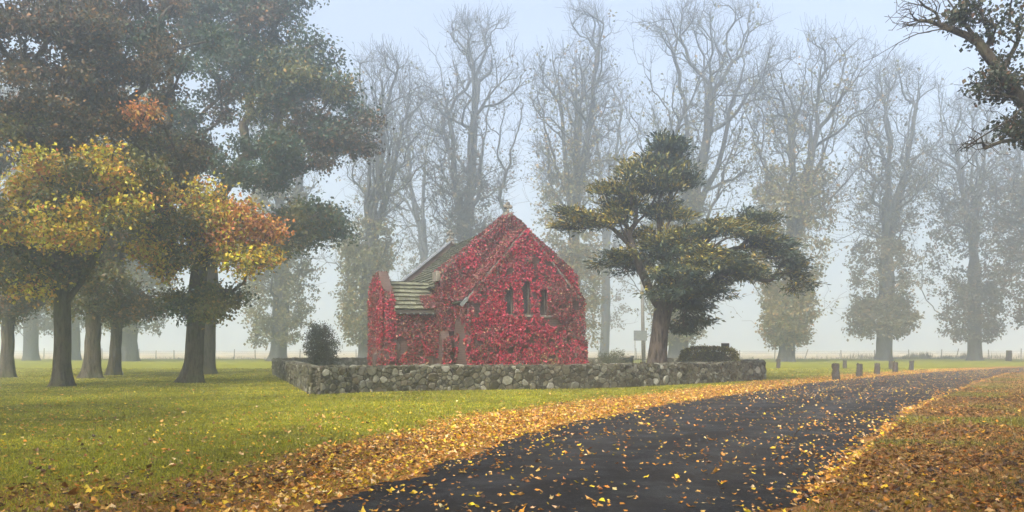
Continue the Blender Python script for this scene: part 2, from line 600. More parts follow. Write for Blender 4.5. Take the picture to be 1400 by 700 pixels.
GREEN = [(5, (.022, .052, .02)), (3, (.032, .064, .022)), (1, (.07, .085, .02)), (.7, (.15, .085, .025))]
DULL = [(4, (.04, .042, .013)), (3, (.07, .055, .014)), (2, (.14, .075, .015)), (1.2, (.24, .12, .018))]
GOLD = [(6, (.58, .4, .008)), (3.4, (.3, .28, .008)), (2.2, (.58, .26, .012)), (.7, (.5, .15, .03)), (1.5, (.12, .13, .015))]
ORANGE = [(4, (.5, .17, .03)), (3, (.46, .24, .02)), (2, (.28, .1, .025)), (1, (.13, .11, .02))]
OLIVE = [(4, (.075, .085, .012)), (3, (.13, .12, .02)), (1.2, (.22, .14, .02))]
BROWN = [(4, (.05, .038, .014)), (3, (.03, .034, .013)), (2, (.12, .058, .016)), (.6, (.22, .1, .02))]


def oak(label, base, root_r, trunk_top, blobs, seed, size=.17, per=46, spread=.5, forks=(), dens=1.0, name='oak_tree', group='autumn oaks beside the chapel'):
    """blobs: (u, v, ru, rv, Y, count, palette, palette2)"""
    rng = np.random.default_rng(seed)
    sk = Skeleton()
    base = np.asarray(base, float)
    ids = sk.add_path(-1, trunk_points(base - (0, 0, .15), trunk_top, (.15, 0, 0), 12, rng))
    tids = list(ids)
    for fpts in forks:
        fp = np.array(fpts)
        k = int(np.argmin(np.linalg.norm(sk.P[ids] - fp[0], axis=1)))
        pts = []
        prev = sk.P[ids[k]]
        tan = sk.D[ids[k]]
        for q in fp[1:]:
            ln = np.linalg.norm(q - prev)
            seg = hermite(prev, q, (tan * .6 + unit(q - prev) * .6) * ln, unit(q - prev) * ln, 5)
            pts += list(seg); tan = unit(seg[-1] - seg[-2]); prev = q
        sk.add_path(ids[k], pts)
    T, PAL = [], []
    for (u, v, ru, rv, Y, cnt, p1, p2) in blobs:
        c = at(u, v, Y)
        rx, rz = ru / F * Y, rv / F * Y
        k = max(2, int(cnt * dens / 8 * (1.15 if p1 in (GOLD, ORANGE) else 1.65)))
        cs = in_blob(k, c, (rx * .9, max(rx, rz) * .75, rz * .9), rng, .5)
        for cc in cs:
            r = rng.uniform(.55, 1.25) * (Y / 42) ** .6
            q = in_blob(8, cc, (r, r, r * .66), rng, .6)
            q = q[q[:, 2] > 2.6]
            p = p1 if rng.uniform() < .62 else p2
            T.append(q); PAL += [(p, p)] * len(q)
    T = np.concatenate(T)
    order = np.argsort(np.linalg.norm(T - np.asarray(trunk_top), axis=1))
    n0 = max(4, len(ids) // 2)
    sk.grow(T[order], rng, alpha=.3, seg=.9, trop=(0, 0, -.1), wob=.12, turn=.5, lo=n0)
    rad = sk.radii(root_r, 2.45)
    flare(sk, rad, tids, root_r)
    # leaf clumps: around every twig end
    n = np.maximum((per * 1.35 * rng.uniform(.4, 1.5, len(T))).astype(int), 6)
    who = np.repeat(np.arange(len(T)), n)
    off = rng.normal(size=(len(who), 3)) * (spread * .72, spread * .72, spread * .46)
    P = T[who] + off
    P = P[:, :]
    col = np.zeros((len(P), 3))
    first = rng.uniform(0, 1, len(T)) < sstep(.3, .7, fbm(T, .35, seed)) * .9 + .05
    for pal in {id(p): p for pr in PAL for p in pr}.values():
        sel = np.array([(PAL[i][0] if first[i] else PAL[i][1]) is pal for i in range(len(T))])[who]
        if sel.any(): col[sel] = pick(pal, int(sel.sum()), rng)
    # one clump tends to one tint
    col *= rng.uniform(.75, 1.25, len(T))[who][:, None]
    return make_tree(name, label, 'tree', group, base, sk, rad, M['bark'], .09, rng, (P, np.clip(col, 0, .6), size), M['leaf'])


def W(u, v, Y): return at(u, v, Y)

# the big dark green oak whose boughs reach towards the chapel
Y = 50
oak('tall dark green oak with long boughs reaching over towards the chapel', on_ground(281, Y), .48, W(285, 300, Y),
    [(300, 80, 105, 100, Y, 150, GREEN, BROWN), (400, 110, 85, 85, Y - 1, 140, GREEN, OLIVE), (450, 185, 55, 55, Y - 1, 75, GREEN, BROWN),
     (365, 215, 80, 55, Y - 2, 85, GREEN, GREEN), (425, 300, 70, 40, Y - 2, 80, GREEN, OLIVE), (250, 190, 60, 70, Y + 2, 70, GREEN, GREEN),
     (330, 5, 110, 60, Y, 110, GREEN, BROWN), (330, -90, 90, 70, Y, 60, GREEN, GREEN), (340, 330, 60, 30, Y + 2, 40, GREEN, OLIVE)],
    11, size=.22, per=52, spread=.62, forks=[(W(285, 330, Y), W(262, 250, Y), W(232, 175, Y), W(235, 90, Y)), (W(285, 310, Y), W(320, 235, Y - 1), W(372, 180, Y - 1), W(388, 90, Y - 1))])
# the gold one
Y = 37.4
oak('oak with a low skirt of bright yellow and orange leaves over a stout pale-footed trunk', on_ground(262, Y), .40, W(268, 300, Y),
    [(265, 300, 85, 38, Y - 2, 110, GOLD, OLIVE), (325, 322, 48, 44, Y - 2, 90, GOLD, ORANGE), (345, 365, 26, 22, Y - 2, 26, GOLD, ORANGE), (250, 345, 60, 26, Y - 2, 50, GOLD, OLIVE), (205, 265, 50, 32, Y - 3, 45, GOLD, ORANGE),
     (270, 410, 62, 32, Y, 60, OLIVE, GREEN), (240, 215, 60, 50, Y + 1, 40, BROWN, OLIVE),
     (160, 130, 70, 75, Y, 75, DULL, BROWN), (230, 80, 90, 80, Y + 2, 60, GREEN, DULL), (150, 20, 110, 70, Y, 90, BROWN, DULL), (190, 165, 38, 22, Y - 3, 30, ORANGE, DULL), (215, 215, 60, 40, Y, 60, OLIVE, DULL), (220, 330, 40, 40, Y - 1, 40, OLIVE, GOLD)],
    12, size=.17, per=48, spread=.42)
# the forked one
Y = 33.8
oak('dark forked oak nearest the lawn with one limb leaning right and yellowing leaves', on_ground(84, Y), .33, W(74, 250, Y),
    [(125, 285, 75, 50, Y - 2, 85, GOLD, OLIVE), (45, 255, 60, 42, Y - 2, 60, GOLD, OLIVE), (150, 225, 40, 30, Y - 2, 30, GOLD, GOLD), (20, 300, 50, 30, Y - 3, 45, GOLD, OLIVE), (75, 225, 60, 26, Y - 3, 30, GOLD, OLIVE), (50, 195, 95, 40, Y, 70, OLIVE, DULL), (30, 370, 50, 30, Y - 2, 28, OLIVE, GOLD), (-30, 300, 50, 60, Y - 2, 40, GOLD, DULL), (100, 320, 60, 24, Y - 3, 40, GOLD, OLIVE), (190, 245, 40, 30, Y - 1, 25, GOLD, OLIVE),
     (60, 150, 110, 85, Y, 120, DULL, BROWN), (-10, 50, 100, 90, Y - 2, 100, BROWN, BROWN), (110, 40, 90, 70, Y, 90, BROWN, DULL),
     (55, 365, 60, 38, Y, 50, OLIVE, DULL), (20, 330, 60, 50, Y, 45, DULL, OLIVE)],
    13, size=.16, per=46, spread=.4, forks=[(W(86, 430, Y), W(118, 375, Y), W(140, 330, Y), W(146, 240, Y))])
Y = 44
oak('slim dark oak at the left edge of the picture with a thick brown crown', on_ground(9, Y), .31, W(6, 340, Y),
    [(10, 330, 75, 75, Y, 90, DULL, BROWN), (15, 415, 48, 28, Y, 30, DULL, OLIVE), (-40, 200, 90, 90, Y, 70, BROWN, BROWN)], 14, size=.19, per=42)
Y = 43
oak('stout straight oak with flared foot between the forked oak and a thinner one', on_ground(125, Y), .38, W(122, 300, Y),
    [(128, 400, 62, 36, Y, 60, DULL, OLIVE), (110, 300, 75, 70, Y + 1, 70, DULL, OLIVE), (100, 180, 90, 80, Y + 1, 60, BROWN, GREEN)], 15, size=.19, per=42)
Y = 47.5
oak('thinner oak with a low ruff of brown leaves third from the chapel', on_ground(155, Y), .31, W(160, 300, Y),
    [(168, 418, 55, 30, Y, 45, DULL, OLIVE), (170, 340, 60, 55, Y + 1, 50, OLIVE, DULL), (200, 240, 70, 70, Y + 1, 40, GREEN, DULL)], 16, size=.2, per=42)
# unseen oaks added beside and behind the photographer to shade the near ground
def shade_oak(label, x, y, seed, h=16, r=6.0, rr=.4, n=300, zc=11):
    rng = np.random.default_rng(seed)
    bl = []
    for k in range(7):
        a = k * 2 * math.pi / 7
        bl.append((x + r * .6 * math.cos(a), y + r * .6 * math.sin(a), zc + rng.uniform(-1.5, 2)))
    bl.append((x, y, h - 2))
    sk = Skeleton()
    base = np.array([x, y, 0.0])
    ids = sk.add_path(-1, trunk_points(base - (0, 0, .15), (x, y, zc - 3), (.2, 0, 0), 10, rng))
    T = np.concatenate([in_blob(n // 8, b, (r * .55, r * .55, 3.0), rng) for b in bl])
    # keep the boughs out of the open view
    uu = T[:, 0] / np.maximum(T[:, 1], .1); vv = (T[:, 2] - EYE) / np.maximum(T[:, 1], .1)
    T = T[~((T[:, 1] > 1) & (uu > -.78) & (uu < .78) & (vv < .6))]
    T = T[np.argsort(np.linalg.norm(T - sk.P[ids[-1]], axis=1))]
    sk.grow(T, rng, alpha=.3, seg=.9, trop=(0, 0, -.1), wob=.12, lo=11)
    rad = sk.radii(rr, 2.45); flare(sk, rad, ids, rr)
    who = np.repeat(np.arange(len(T)), 60)
    P = T[who] + rng.normal(size=(len(who), 3)) * (.6, .6, .35)
    return make_tree('oak_tree', label, 'tree', 'autumn oaks beside the chapel', base, sk, rad, M['bark'], .09, rng, (P, pick(BROWN, len(P), rng), .2), M['leaf'])

shade_oak('unseen brown oak added for shade just outside the left edge beside the lawn', -25, 21, 31, h=20, r=6.5, zc=11)
shade_oak('unseen spreading brown oak added for shade near the photographer on the left of the lawn', -9.5, -1, 32, h=15, r=7.0, zc=9)
shade_oak('unseen spreading brown oak added for shade behind the photographer right of the drive', 4.2, -1.8, 33, h=14, r=6.5, zc=8.5)

shade_oak('unseen dense brown oak added for shade beside the lawn left of the photographer', -16.5, 11.5, 34, h=15, r=6.5, zc=8.5)
shade_oak('unseen dense brown oak added for shade beside the right verge near the photographer', 13.5, 5.0, 35, h=14, r=6.0, zc=8)
# right: an oak outside the frame, one limb hanging into the upper right corner
def corner_oak():
    rng = np.random.default_rng(41)
    Y = 18.0
    base = np.array([15.6, 18.5, 0.0])
    sk = Skeleton()
    ids = sk.add_path(-1, trunk_points(base - (0, 0, .15), (15.0, 18.3, 5.2), (.1, 0, 0), 8, rng, .03))
    def limb(k, pts, m=6):
        prev, tan, out = sk.P[k], sk.D[k], []
        for q in pts:
            q = np.asarray(q, float); ln = np.linalg.norm(q - prev)
            s = hermite(prev, q, (tan * .5 + unit(q - prev) * .7) * ln, unit(q - prev) * ln, m)
            out += list(s); tan = unit(s[-1] - s[-2]); prev = q
        return sk.add_path(k, out)
    a = limb(ids[-1], [W(1455, 190, Y), W(1400, 140, Y), W(1348, 72, Y), W(1296, 0, Y), W(1262, -70, Y)])
    k = a[int(len(a) * .62)]
    limb(k, [W(1300, 40, Y), W(1255, 46, Y), W(1205, 72, Y)])
    limb(a[int(len(a) * .4)], [W(1365, 130, Y - .5), W(1325, 130, Y - .5)])
    limb(a[int(len(a) * .36)], [W(1385, 160, Y - 1), W(1345, 185, Y - 1), W(1310, 207, Y - 1)])
    limb(a[int(len(a) * .68)], [W(1320, 10, Y + 1), W(1316, -40, Y + 1)])
    limb(a[int(len(a) * .5)], [W(1390, 60, Y), W(1420, 0, Y), W(1430, -80, Y)])
    tw = np.concatenate([in_blob(60, W(1255, 15, Y), (45 / F * Y, .8, 30 / F * Y), rng), in_blob(60, W(1340, 20, Y), (60 / F * Y, 1.0, 40 / F * Y), rng),
                         in_blob(22, W(1350, 120, Y), (30 / F * Y, .6, 30 / F * Y), rng), in_blob(18, W(1335, 195, Y), (25 / F * Y, .6, 18 / F * Y), rng)])
    tw = tw[np.argsort(np.linalg.norm(tw - sk.P[a[2]], axis=1))]
    sk.grow(tw, rng, alpha=.3, seg=.35, trop=(0, 0, -.1), wob=.15, lo=8)
    lf = np.concatenate([in_blob(10, W(1370, 45, Y), (32 / F * Y, 1.0, 40 / F * Y), rng), in_blob(9, W(1395, 105, Y), (30 / F * Y, 1.0, 30 / F * Y), rng), in_blob(10, W(1350, 108, Y), (24 / F * Y, .5, 14 / F * Y), rng),
                         in_blob(16, W(1396, 178, Y), (18 / F * Y, .6, 26 / F * Y), rng), in_blob(9, W(1315, 18, Y), (14 / F * Y, .4, 12 / F * Y), rng)])
    off = np.concatenate([in_blob(60, (15, 17, 10.5), (5, 5, 2.5), rng), in_blob(60, (13, 13, 9.5), (4, 4, 2), rng), in_blob(40, (17, 21, 11), (4, 4, 3), rng)])
    uu = off[:, 0] / off[:, 1]; vv = (off[:, 2] - EYE) / off[:, 1]
    off = off[(uu > .66) | (vv > .47)]
    both = np.concatenate([lf, off]); npl = np.where(np.arange(len(both)) < len(lf), 60, 70)
    o2 = np.argsort(np.linalg.norm(both - sk.P[a[2]], axis=1)); both, npl = both[o2], npl[o2]
    sk.grow(both, rng, alpha=.3, seg=.5, trop=(0, 0, -.1), wob=.12, lo=8)
    n_base = sk.n
    for i in rng.integers(14, n_base, 420):
        d = unit(sk.D[i] * .6 + rng.normal(size=3) * .7) * rng.uniform(.15, .6)
        bend = rng.normal(size=3) * .05
        sk.add_path(i, [sk.P[i] + d * .5 + bend, sk.P[i] + d])
    rad = sk.radii(.3, 1.75); rad = np.maximum(rad * .8, .006); flare(sk, rad, ids, .3)
    who = np.repeat(np.arange(len(both)), npl)
    sp = np.where(npl == 60, .17, .5)[who][:, None]
    P = both[who] + rng.normal(size=(len(who), 3)) * sp * (1, 1, .7)
    pal = [(4, (.03, .042, .018)), (3, (.045, .05, .02)), (.6, (.12, .07, .03))]
    make_tree('oak_tree', 'oak standing outside the frame with a bare-twigged limb hanging into the upper right corner', 'tree', 'autumn oaks beside the chapel', base, sk, rad, M['bark'], .05, rng, (P, pick(pal, len(P), rng), .105), M['leaf'])

corner_oak()

# ------------------------------------------------------------------ tall bare elms in the fog
SLEEVE_G = [(4, (.12, .115, .03)), (3, (.17, .14, .03)), (1, (.26, .17, .035)), (2, (.08, .085, .03))]
SLEEVE_O = [(4, (.12, .095, .03)), (2, (.18, .12, .035)), (4, (.085, .08, .03)), (.5, (.28, .16, .04))]
SLEEVE_Y = [(3, (.25, .17, .04)), (4, (.16, .14, .035)), (3, (.1, .1, .03)), (.6, (.34, .19, .04))]
SLEEVE_R = [(4, (.06, .06, .03)), (3, (.09, .075, .03)), (2, (.15, .09, .035))]


def elm(label, u, Y, top_v, cu, hw, sleeve, pal, seed, root_px=22, fork_v=300, n=1500, leafy=700, arms=()):
    rng = np.random.default_rng(seed)
    base = on_ground(u, Y)
    H = at(u, top_v, Y)[2]; zf = at(u, fork_v, Y)[2]
    Rm = hw * 1.12 / F * Y; cx = at(cu, 0, Y)[0]
    rr = root_px / F * Y / 2
    sk = Skeleton()
    ids = sk.add_path(-1, trunk_points(base - (0, 0, .2), base + np.array([(cx - base[0]) * .25, 0, zf]), (rng.uniform(-.3, .3), 0, 0), 14, rng, .08))
    lead = []
    nl = rng.integers(4, 6)
    for k in range(nl):
        a = k * 2 * math.pi / nl + rng.uniform(-.5, .5)
        s = rng.uniform(.3, .62)
        st = ids[int(rng.integers(13, 20))]
        p0 = sk.P[st]
        p1 = np.array([cx + Rm * s * .55 * math.cos(a), Y + Rm * s * .55 * math.sin(a), zf + (H - zf) * rng.uniform(.3, .42)])
        p2 = np.array([cx + Rm * s * math.cos(a), Y + Rm * s * math.sin(a), zf + (H - zf) * rng.uniform(.68, .82)])
        l1 = np.linalg.norm(p1 - p0); s1 = hermite(p0, p1, (sk.D[st] + unit(p1 - p0)) * .5 * l1, (unit(p1 - p0) * .5 + (0, 0, .5)) * l1, 6)
        l2 = np.linalg.norm(p2 - p1); s2 = hermite(p1, p2, unit(s1[-1] - s1[-2]) * l2, (unit(p2 - p1)) * l2, 6)
        q = np.concatenate([s1, s2]); q[:-1] += rng.normal(size=(11, 3)) * .12
        lead.append(sk.add_path(st, list(q)))
    # crown envelope: a vase, rounded on top
    pts = []
    n = int(n * .42)
    need = n
    while need > 0:
        m = need * 6
        zz = rng.uniform(0, 1, m) ** .85
        a = rng.uniform(0, 2 * np.pi, m); q = rng.uniform(0, 1, m) ** .45
        prof = np.clip(.42 + .75 * zz, 0, 1) * np.sqrt(np.clip(1 - ((zz - .55) / .455).clip(0, 1) ** 2.0, 0, 1))
        lob = .7 + .6 * vnoise(np.column_stack([np.cos(a) * 1.4, np.sin(a) * 1.4, zz * 2.5]) + seed, 1.0, seed)
        sw = np.clip(zz * 2 + .1, 0, 1)
        x = cx * sw + base[0] * (1 - sw) + Rm * 1.1 * prof * lob * q * np.cos(a)
        y = Y + Rm * 1.1 * prof * lob * q * np.sin(a)
        z = zf * .72 + (H - zf * .72) * zz * (.81 + .165 * lob)
        p = np.column_stack([x, y, z])
        p = p[(vnoise(p, .2, seed + 3) + .22 * rng.uniform(-1, 1, m) > .45)][:need]
        pts.append(p); need -= len(p)
    T = np.concatenate(pts)
    T = T[np.argsort(np.linalg.norm((T - (cx, Y, zf)) * (1, 1, .7), axis=1) + rng.uniform(0, 5, len(T)))]
    sk.grow(T, rng, alpha=.28, seg=1.0, trop=(0, 0, .3), wob=.17, turn=1.0, lo=9, maxm=7)
    # lower crooked arms
    low = []
    for _ in range(34):
        a = rng.uniform(0, 2 * np.pi); q = rng.uniform(.3, .95)
        low.append((base[0] + Rm * q * math.cos(a), Y + Rm * q * math.sin(a), rng.uniform(.22, .95) * zf))
    for (au, av) in arms: low.append(tuple(at(au, av, Y)))
    low = np.array(low)
    sk.grow(low[np.argsort(np.abs(low[:, 0] - base[0]))], rng, alpha=.35, seg=1.0, trop=(0, 0, -.35), wob=.2, turn=.4, lo=4)
    # fine twigs all along the outer boughs
    hi = np.array([i for i in range(20, sk.n) if sk.P[i, 2] > zf * .5])
    for i in rng.choice(hi, int(n * 4.8)):
        d = unit(sk.D[i] * .7 + rng.normal(size=3) * .55 + (0, 0, .35)) * rng.uniform(.8, 2.6)
        bend = rng.normal(size=3) * .16
        sk.add_path(i, [sk.P[i] + d * .5 + bend, sk.P[i] + d + (0, 0, .15) - bend * .4])
    rad = np.maximum(sk.radii(rr * .9, 1.86), .015)
    flare(sk, rad, ids, rr * .92, .35, 1.5)
    # leaves: sleeve round the lower trunk and a thin scatter along the boughs
    LP = []
    for (sv0, sv1, shw, cnt) in sleeve:
        c = at(u, (sv0 + sv1) / 2, Y); rx = shw / F * Y; rz = (sv1 - sv0) / 2 / F * Y
        cnt = int(cnt * 3.4)
        k = max(10, cnt // 22)
        tz = rng.uniform(0, 1, k) ** .85
        a = rng.uniform(0, 2 * np.pi, k)
        wr = rx * (.38 + .62 * np.sin(np.clip(tz * .8 + .12, 0, 1) * np.pi) ** .7) * (.55 + .9 * vnoise(np.column_stack([np.cos(a) * 1.3, np.sin(a) * 1.3, tz * 2.2]) + seed, 1.0, seed)) * rng.uniform(.25, 1, k) ** .5
        cl = np.column_stack([c[0] + wr * np.cos(a), c[1] + wr * np.sin(a), c[2] - rz + 2 * rz * tz])
        who = rng.integers(0, len(cl), cnt)
        LP.append(cl[who] + rng.normal(size=(cnt, 3)) * (.42, .42, .28))
    nodes = sk.P[rng.integers(0, sk.n, leafy)]
    keep = rng.uniform(0, 1, leafy) < sstep(1.0, .45, nodes[:, 2] / H)
    nodes = nodes[keep]
    who = rng.integers(0, max(1, len(nodes)), len(nodes) * 7)
    who = who[:len(who) * 2 // 3]
    LP.append(nodes[who] + rng.normal(size=(len(who), 3)) * .4)
    P = np.concatenate(LP)
    P = P[P[:, 2] > 1.3]
    col = pick(pal, len(P), rng)
    return make_tree('elm_tree', label, 'tree', 'tall elms in the fog', base, sk, rad, M['elm_bark'], .16, rng, (P, col, .38), M['leaf'], {'up': .4})

elm('hazy elm with broad yellow-green skirt left of the rounded shrub', 380, 100, 70, 395, 60, [(330, 470, 44, 2600), (250, 360, 40, 1200)], SLEEVE_G, 51, 24, 300, 900, 300, arms=[(450, 350), (330, 380)])
elm('hazy elm with olive leaves low on its trunk close behind the porch', 500, 96, 68, 522, 66, [(335, 470, 36, 2400), (300, 370, 40, 700)], SLEEVE_G, 52, 22, 260, 1400, 500, arms=[(440, 350), (455, 330), (430, 380), (560, 320)])
elm('wide-headed bare elm rising straight behind the chapel roof', 640, 104, 20, 643, 84, [(240, 420, 30, 1100)], SLEEVE_R, 53, 26, 285, 1900, 900, arms=[(580, 290), (555, 330), (700, 230), (720, 245)])
elm('tall narrow bare elm behind the right slope of the chapel gable', 785, 100, 0, 792, 70, [(340, 470, 40, 1900), (220, 350, 44, 900)], SLEEVE_Y, 54, 24, 250, 1700, 900, arms=[(735, 200), (850, 300), (700, 280)])
elm('largest bare elm fanning out above the dark cypress', 925, 100, -8, 965, 108, [(400, 470, 40, 1400), (240, 400, 50, 1300)], SLEEVE_G, 55, 28, 275, 2200, 1100, arms=[(860, 250), (1010, 230), (1020, 240)])
elm('elm with a dense tan sleeve standing just past the end of the stone wall', 1075, 95, 42, 1108, 88, [(388, 472, 36, 2600), (225, 400, 55, 2000)], SLEEVE_Y, 56, 23, 260, 1700, 1100, arms=[(1130, 265), (1160, 275), (1030, 320)])
elm('hazy elm with a brown ruff of leaves behind the row of bollards', 1208, 103, 80, 1228, 68, [(408, 458, 42, 2000), (330, 410, 50, 1100)], SLEEVE_O, 57, 22, 270, 1500, 1100, arms=[(1120, 410), (1135, 330), (1160, 260), (1120, 340), (1270, 400), (1290, 390)])
elm('faint elm with spreading lower limbs second from the right edge', 1333, 104, 128, 1330, 66, [(390, 465, 36, 1500), (260, 400, 55, 1500)], SLEEVE_R, 58, 19, 300, 1300, 1000, arms=[(1260, 380), (1250, 330), (1390, 370), (1400, 420)])
elm('leafier elm cut by the right edge of the picture', 1432, 92, 170, 1425, 70, [(240, 445, 66, 3200)], SLEEVE_R, 59, 18, 320, 700, 900, arms=[(1370, 430), (1380, 340)])
elm('pale elm trunk seen in the gap left of the gold oak', 176, 98, 140, 180, 60, [(345, 455, 50, 1800), (120, 390, 78, 4200)], SLEEVE_G, 60, 25, 300, 500, 300)
elm('pale elm trunk seen between the forked oak and the stout oak', 102, 108, 150, 100, 60, [(345, 455, 50, 1800), (120, 390, 78, 4200)], SLEEVE_R, 61, 16, 300, 400, 300)
elm('pale elm trunk seen between the left edge oak and the forked oak', 42, 104, 150, 40, 60, [(345, 455, 50, 1800), (120, 390, 78, 4200)], SLEEVE_R, 62, 20, 300, 400, 300)
elm('faint leaning elm far behind in the gap between gold oak and shrub', 585, 132, 110, 560, 70, [(330, 440, 40, 700)], SLEEVE_R, 63, 14, 300, 700, 400)
elm('faint slender elm deep in the fog beyond the right shoulder of the chapel', 826, 135, 95, 830, 55, [(330, 450, 30, 500)], SLEEVE_R, 64, 14, 300, 700, 300)

# ------------------------------------------------------------------ the wind-bent cypress
def cypress():
    rng = np.random.default_rng(71)
    Y0 = 38.0
    base = on_ground(898, Y0)
    sk = Skeleton()
    tp = np.array([base - (0, 0, .1), at(897, 505, Y0), at(898, 490, Y0), at(900, 470, Y0), at(902, 450, Y0), at(905, 432, Y0), at(909, 414, Y0)])
    ids = sk.add_path(-1, tp)
    def limb(k, pts, m=5):
        prev, tan, out = sk.P[k], sk.D[k], []
        for q in pts:
            ln = np.linalg.norm(q - prev)
            s = hermite(prev, q, (tan * .5 + unit(q - prev) * .6) * ln, unit(q - prev) * ln, m)
            out += list(s); tan = unit(s[-1] - s[-2]); prev = q
        return sk.add_path(k, out)
    a = limb(ids[5], [at(890, 400, Y0), at(876, 368, Y0 - .3), at(862, 335, Y0 - .3), at(850, 312, Y0 - .5)])
    limb(a[11], [at(860, 320, Y0), at(885, 290, Y0 + .4), at(905, 250, Y0 + .4), at(915, 210, Y0 + .4)])
    b = limb(ids[6], [at(925, 392, Y0), at(950, 368, Y0 + .3), at(990, 345, Y0), at(1040, 335, Y0 - .2)])
    limb(ids[6], [at(912, 380, Y0 + .5), at(905, 335, Y0 + .7), at(900, 280, Y0 + .6)])
    limb(b[6], [at(960, 350, Y0 - 1.0), at(985, 330, Y0 - 1.6), at(1010, 320, Y0 - 1.8)])
    limb(ids[5], [at(918, 408, Y0 - .7), at(932, 385, Y0 - 1.5), at(940, 360, Y0 - 2.0)])
    limb(a[14], [at(838, 312, Y0), at(805, 305, Y0 - .2), at(785, 300, Y0)])
    pads = [(917, 195, 26, 7, .3), (910, 208, 36, 9, .4), (890, 226, 46, 10, .2), (928, 246, 36, 11, .6), (886, 254, 52, 11, 0), (838, 262, 30, 9, -.4), (790, 293, 32, 11, -.3),
            (777, 308, 20, 10, -.2), (826, 300, 40, 13, .1), (862, 284, 46, 13, .6), (914, 288, 36, 16, .8), (844, 352, 34, 11, -.3), (872, 362, 30, 10, .8), (895, 342, 46, 15, .6), (938, 321, 52, 14, -.4),
            (1004, 312, 52, 12, -.6), (1030, 299, 34, 8, .3), (1042, 324, 42, 12, -.3), (1058, 346, 38, 12, -.2), (1080, 366, 24, 12, 0), (1092, 386, 15, 12, .1), (976, 350, 64, 15, -1.2), (943, 366, 54, 13, -1.6),
            (1006, 374, 48, 11, -.2), (928, 390, 48, 13, -1.2), (966, 396, 40, 11, -.4), (938, 414, 38, 10, -.2), (952, 436, 20, 10, .2), (930, 448, 14, 8, .5), (870, 318, 24, 8, .9)]
    T, PAD = [], []
    for i, (u, v, hu, hv, dy) in enumerate(pads):
        c = at(u, v, Y0 + dy); rx = hu / F * Y0; rz = hv / F * Y0
        cnt = int(8 + rx * rx * 13)
        q = in_blob(cnt, c, (rx, max(.8, rx * .85), rz * .8), rng, .5)
        tl = rng.uniform(-.28, .28, 2); q[:, 2] += (q[:, 0] - c[0]) * tl[0] + (q[:, 1] - c[1]) * tl[1] - .12 * ((q[:, 0] - c[0]) / rx) ** 2 + rng.normal(0, .13, cnt)
        T.append(q); PAD += [i] * cnt
    T = np.concatenate(T); PAD = np.array(PAD)
    order = np.argsort(np.linalg.norm(T - tp[-1], axis=1)); T, PAD = T[order], PAD[order]
    sk.grow(T, rng, alpha=.3, seg=.5, trop=(0, 0, .15), wob=.12, turn=.5, lo=5)
    for i in rng.integers(20, sk.n, 420):
        d = unit(sk.D[i] * .5 + rng.normal(size=3) * .6 + (0, 0, -.25)) * rng.uniform(.2, .7)
        sk.add_path(i, [sk.P[i] + d * .5 + rng.normal(size=3) * .05, sk.P[i] + d])
    rad = np.maximum(sk.radii(.40, 2.2), .009)
    rad[ids] = np.maximum(rad[ids], .40) * np.array([1.32, 1.25, 1.15, 1.06, 1.0, 1.08, 1.1])
    root = empty('cypress_tree', base, 0, 'wind-bent dark cypress with layered golden-tipped pads beside the red chapel', 'tree')
    big = [p for p in sk.paths if rad[p[1]] > .06]; small = [p for p in sk.paths if rad[p[1]] <= .06]
    V, Fq = tubes(big, sk.P, rad, sk.par, rng, .22); mesh_np('trunk', V, [Fq], M['cypress_bark'], root, smooth=True, origin=base)
    V, Fq = tubes(small, sk.P, rad, sk.par, rng); mesh_np('branches', V, [Fq], M['cypress_bark'], root, smooth=True, origin=base)
    # sprays: flat fans that rise a little at the tip
    n_each = 54
    who = np.repeat(np.arange(len(T)), n_each)
    off = rng.normal(size=(len(who), 3)) * (.25, .25, .085)
    P = T[who] + off
    cen = np.array([at(905, 330, Y0)])
    D = unit(off * (1, 1, .3) + unit(T[who] - cen) * .25 + rng.normal(size=off.shape) * .18 + (0, 0, .1))
    N = rng.normal(size=off.shape) * .45; N[:, 2] += 1; N = unit(N)
    L = rng.uniform(.13, .3, len(P))
    V, Fq = kite(P, D, N, L, L * .38, .05)
    young = vnoise(T, .7, 77)[who] * .7 + .5 * rng.uniform(0, 1, len(P)) + off[:, 2] * 1.6
    dark = pick([(4, (.02, .038, .022)), (3, (.03, .05, .024)), (1, (.05, .065, .022))], len(P), rng)
    gold = pick([(3, (.27, .22, .025)), (2, (.17, .16, .028)), (1, (.4, .28, .03))], len(P), rng)
    mixf = sstep(.62, .88, young)[:, None]
    mesh_np('crown', V, [Fq], M['needle'], root, col=dark * (1 - mixf) + gold * mixf, origin=base)

cypress()

# ------------------------------------------------------------------ the chapel
TH = R(20)
CH = empty('chapel', (.605, 35.0, 0), TH, 'small brick chapel smothered in red creeper with grey shingle roofs', 'chapel')
CHM = Matrix.Translation((.605, 35.0, 0)) @ Matrix.Rotation(TH, 4, 'Z')
SW, SE_, SA = 2.66, 3.68, 6.72        # sanctuary half width, eaves, apex
NW, NY, NL = 3.28, 2.07, 12.0         # nave half width, front plane, rear plane
NR, NK, NA = 7.32, 4.98, 7.72         # nave ridge of the roof, kneeler, parapet apex


def lancet(cx, z0, z1, hw):
    pts = [(cx - hw, z0), (cx + hw, z0), (cx + hw, z1 - hw * 1.5)]
    for k in range(1, 6):
        s = k / 6
        pts.append((cx + hw * math.cos(s * math.pi / 2) ** .8, z1 - hw * 1.5 + hw * 1.5 * math.sin(s * math.pi / 2)))
    pts.append((cx, z1))
    for k in range(5, 0, -1):
        s = k / 6
        pts.append((cx - hw * math.cos(s * math.pi / 2) ** .8, z1 - hw * 1.5 + hw * 1.5 * math.sin(s * math.pi / 2)))
    pts.append((cx - hw, z1 - hw * 1.5))
    return pts

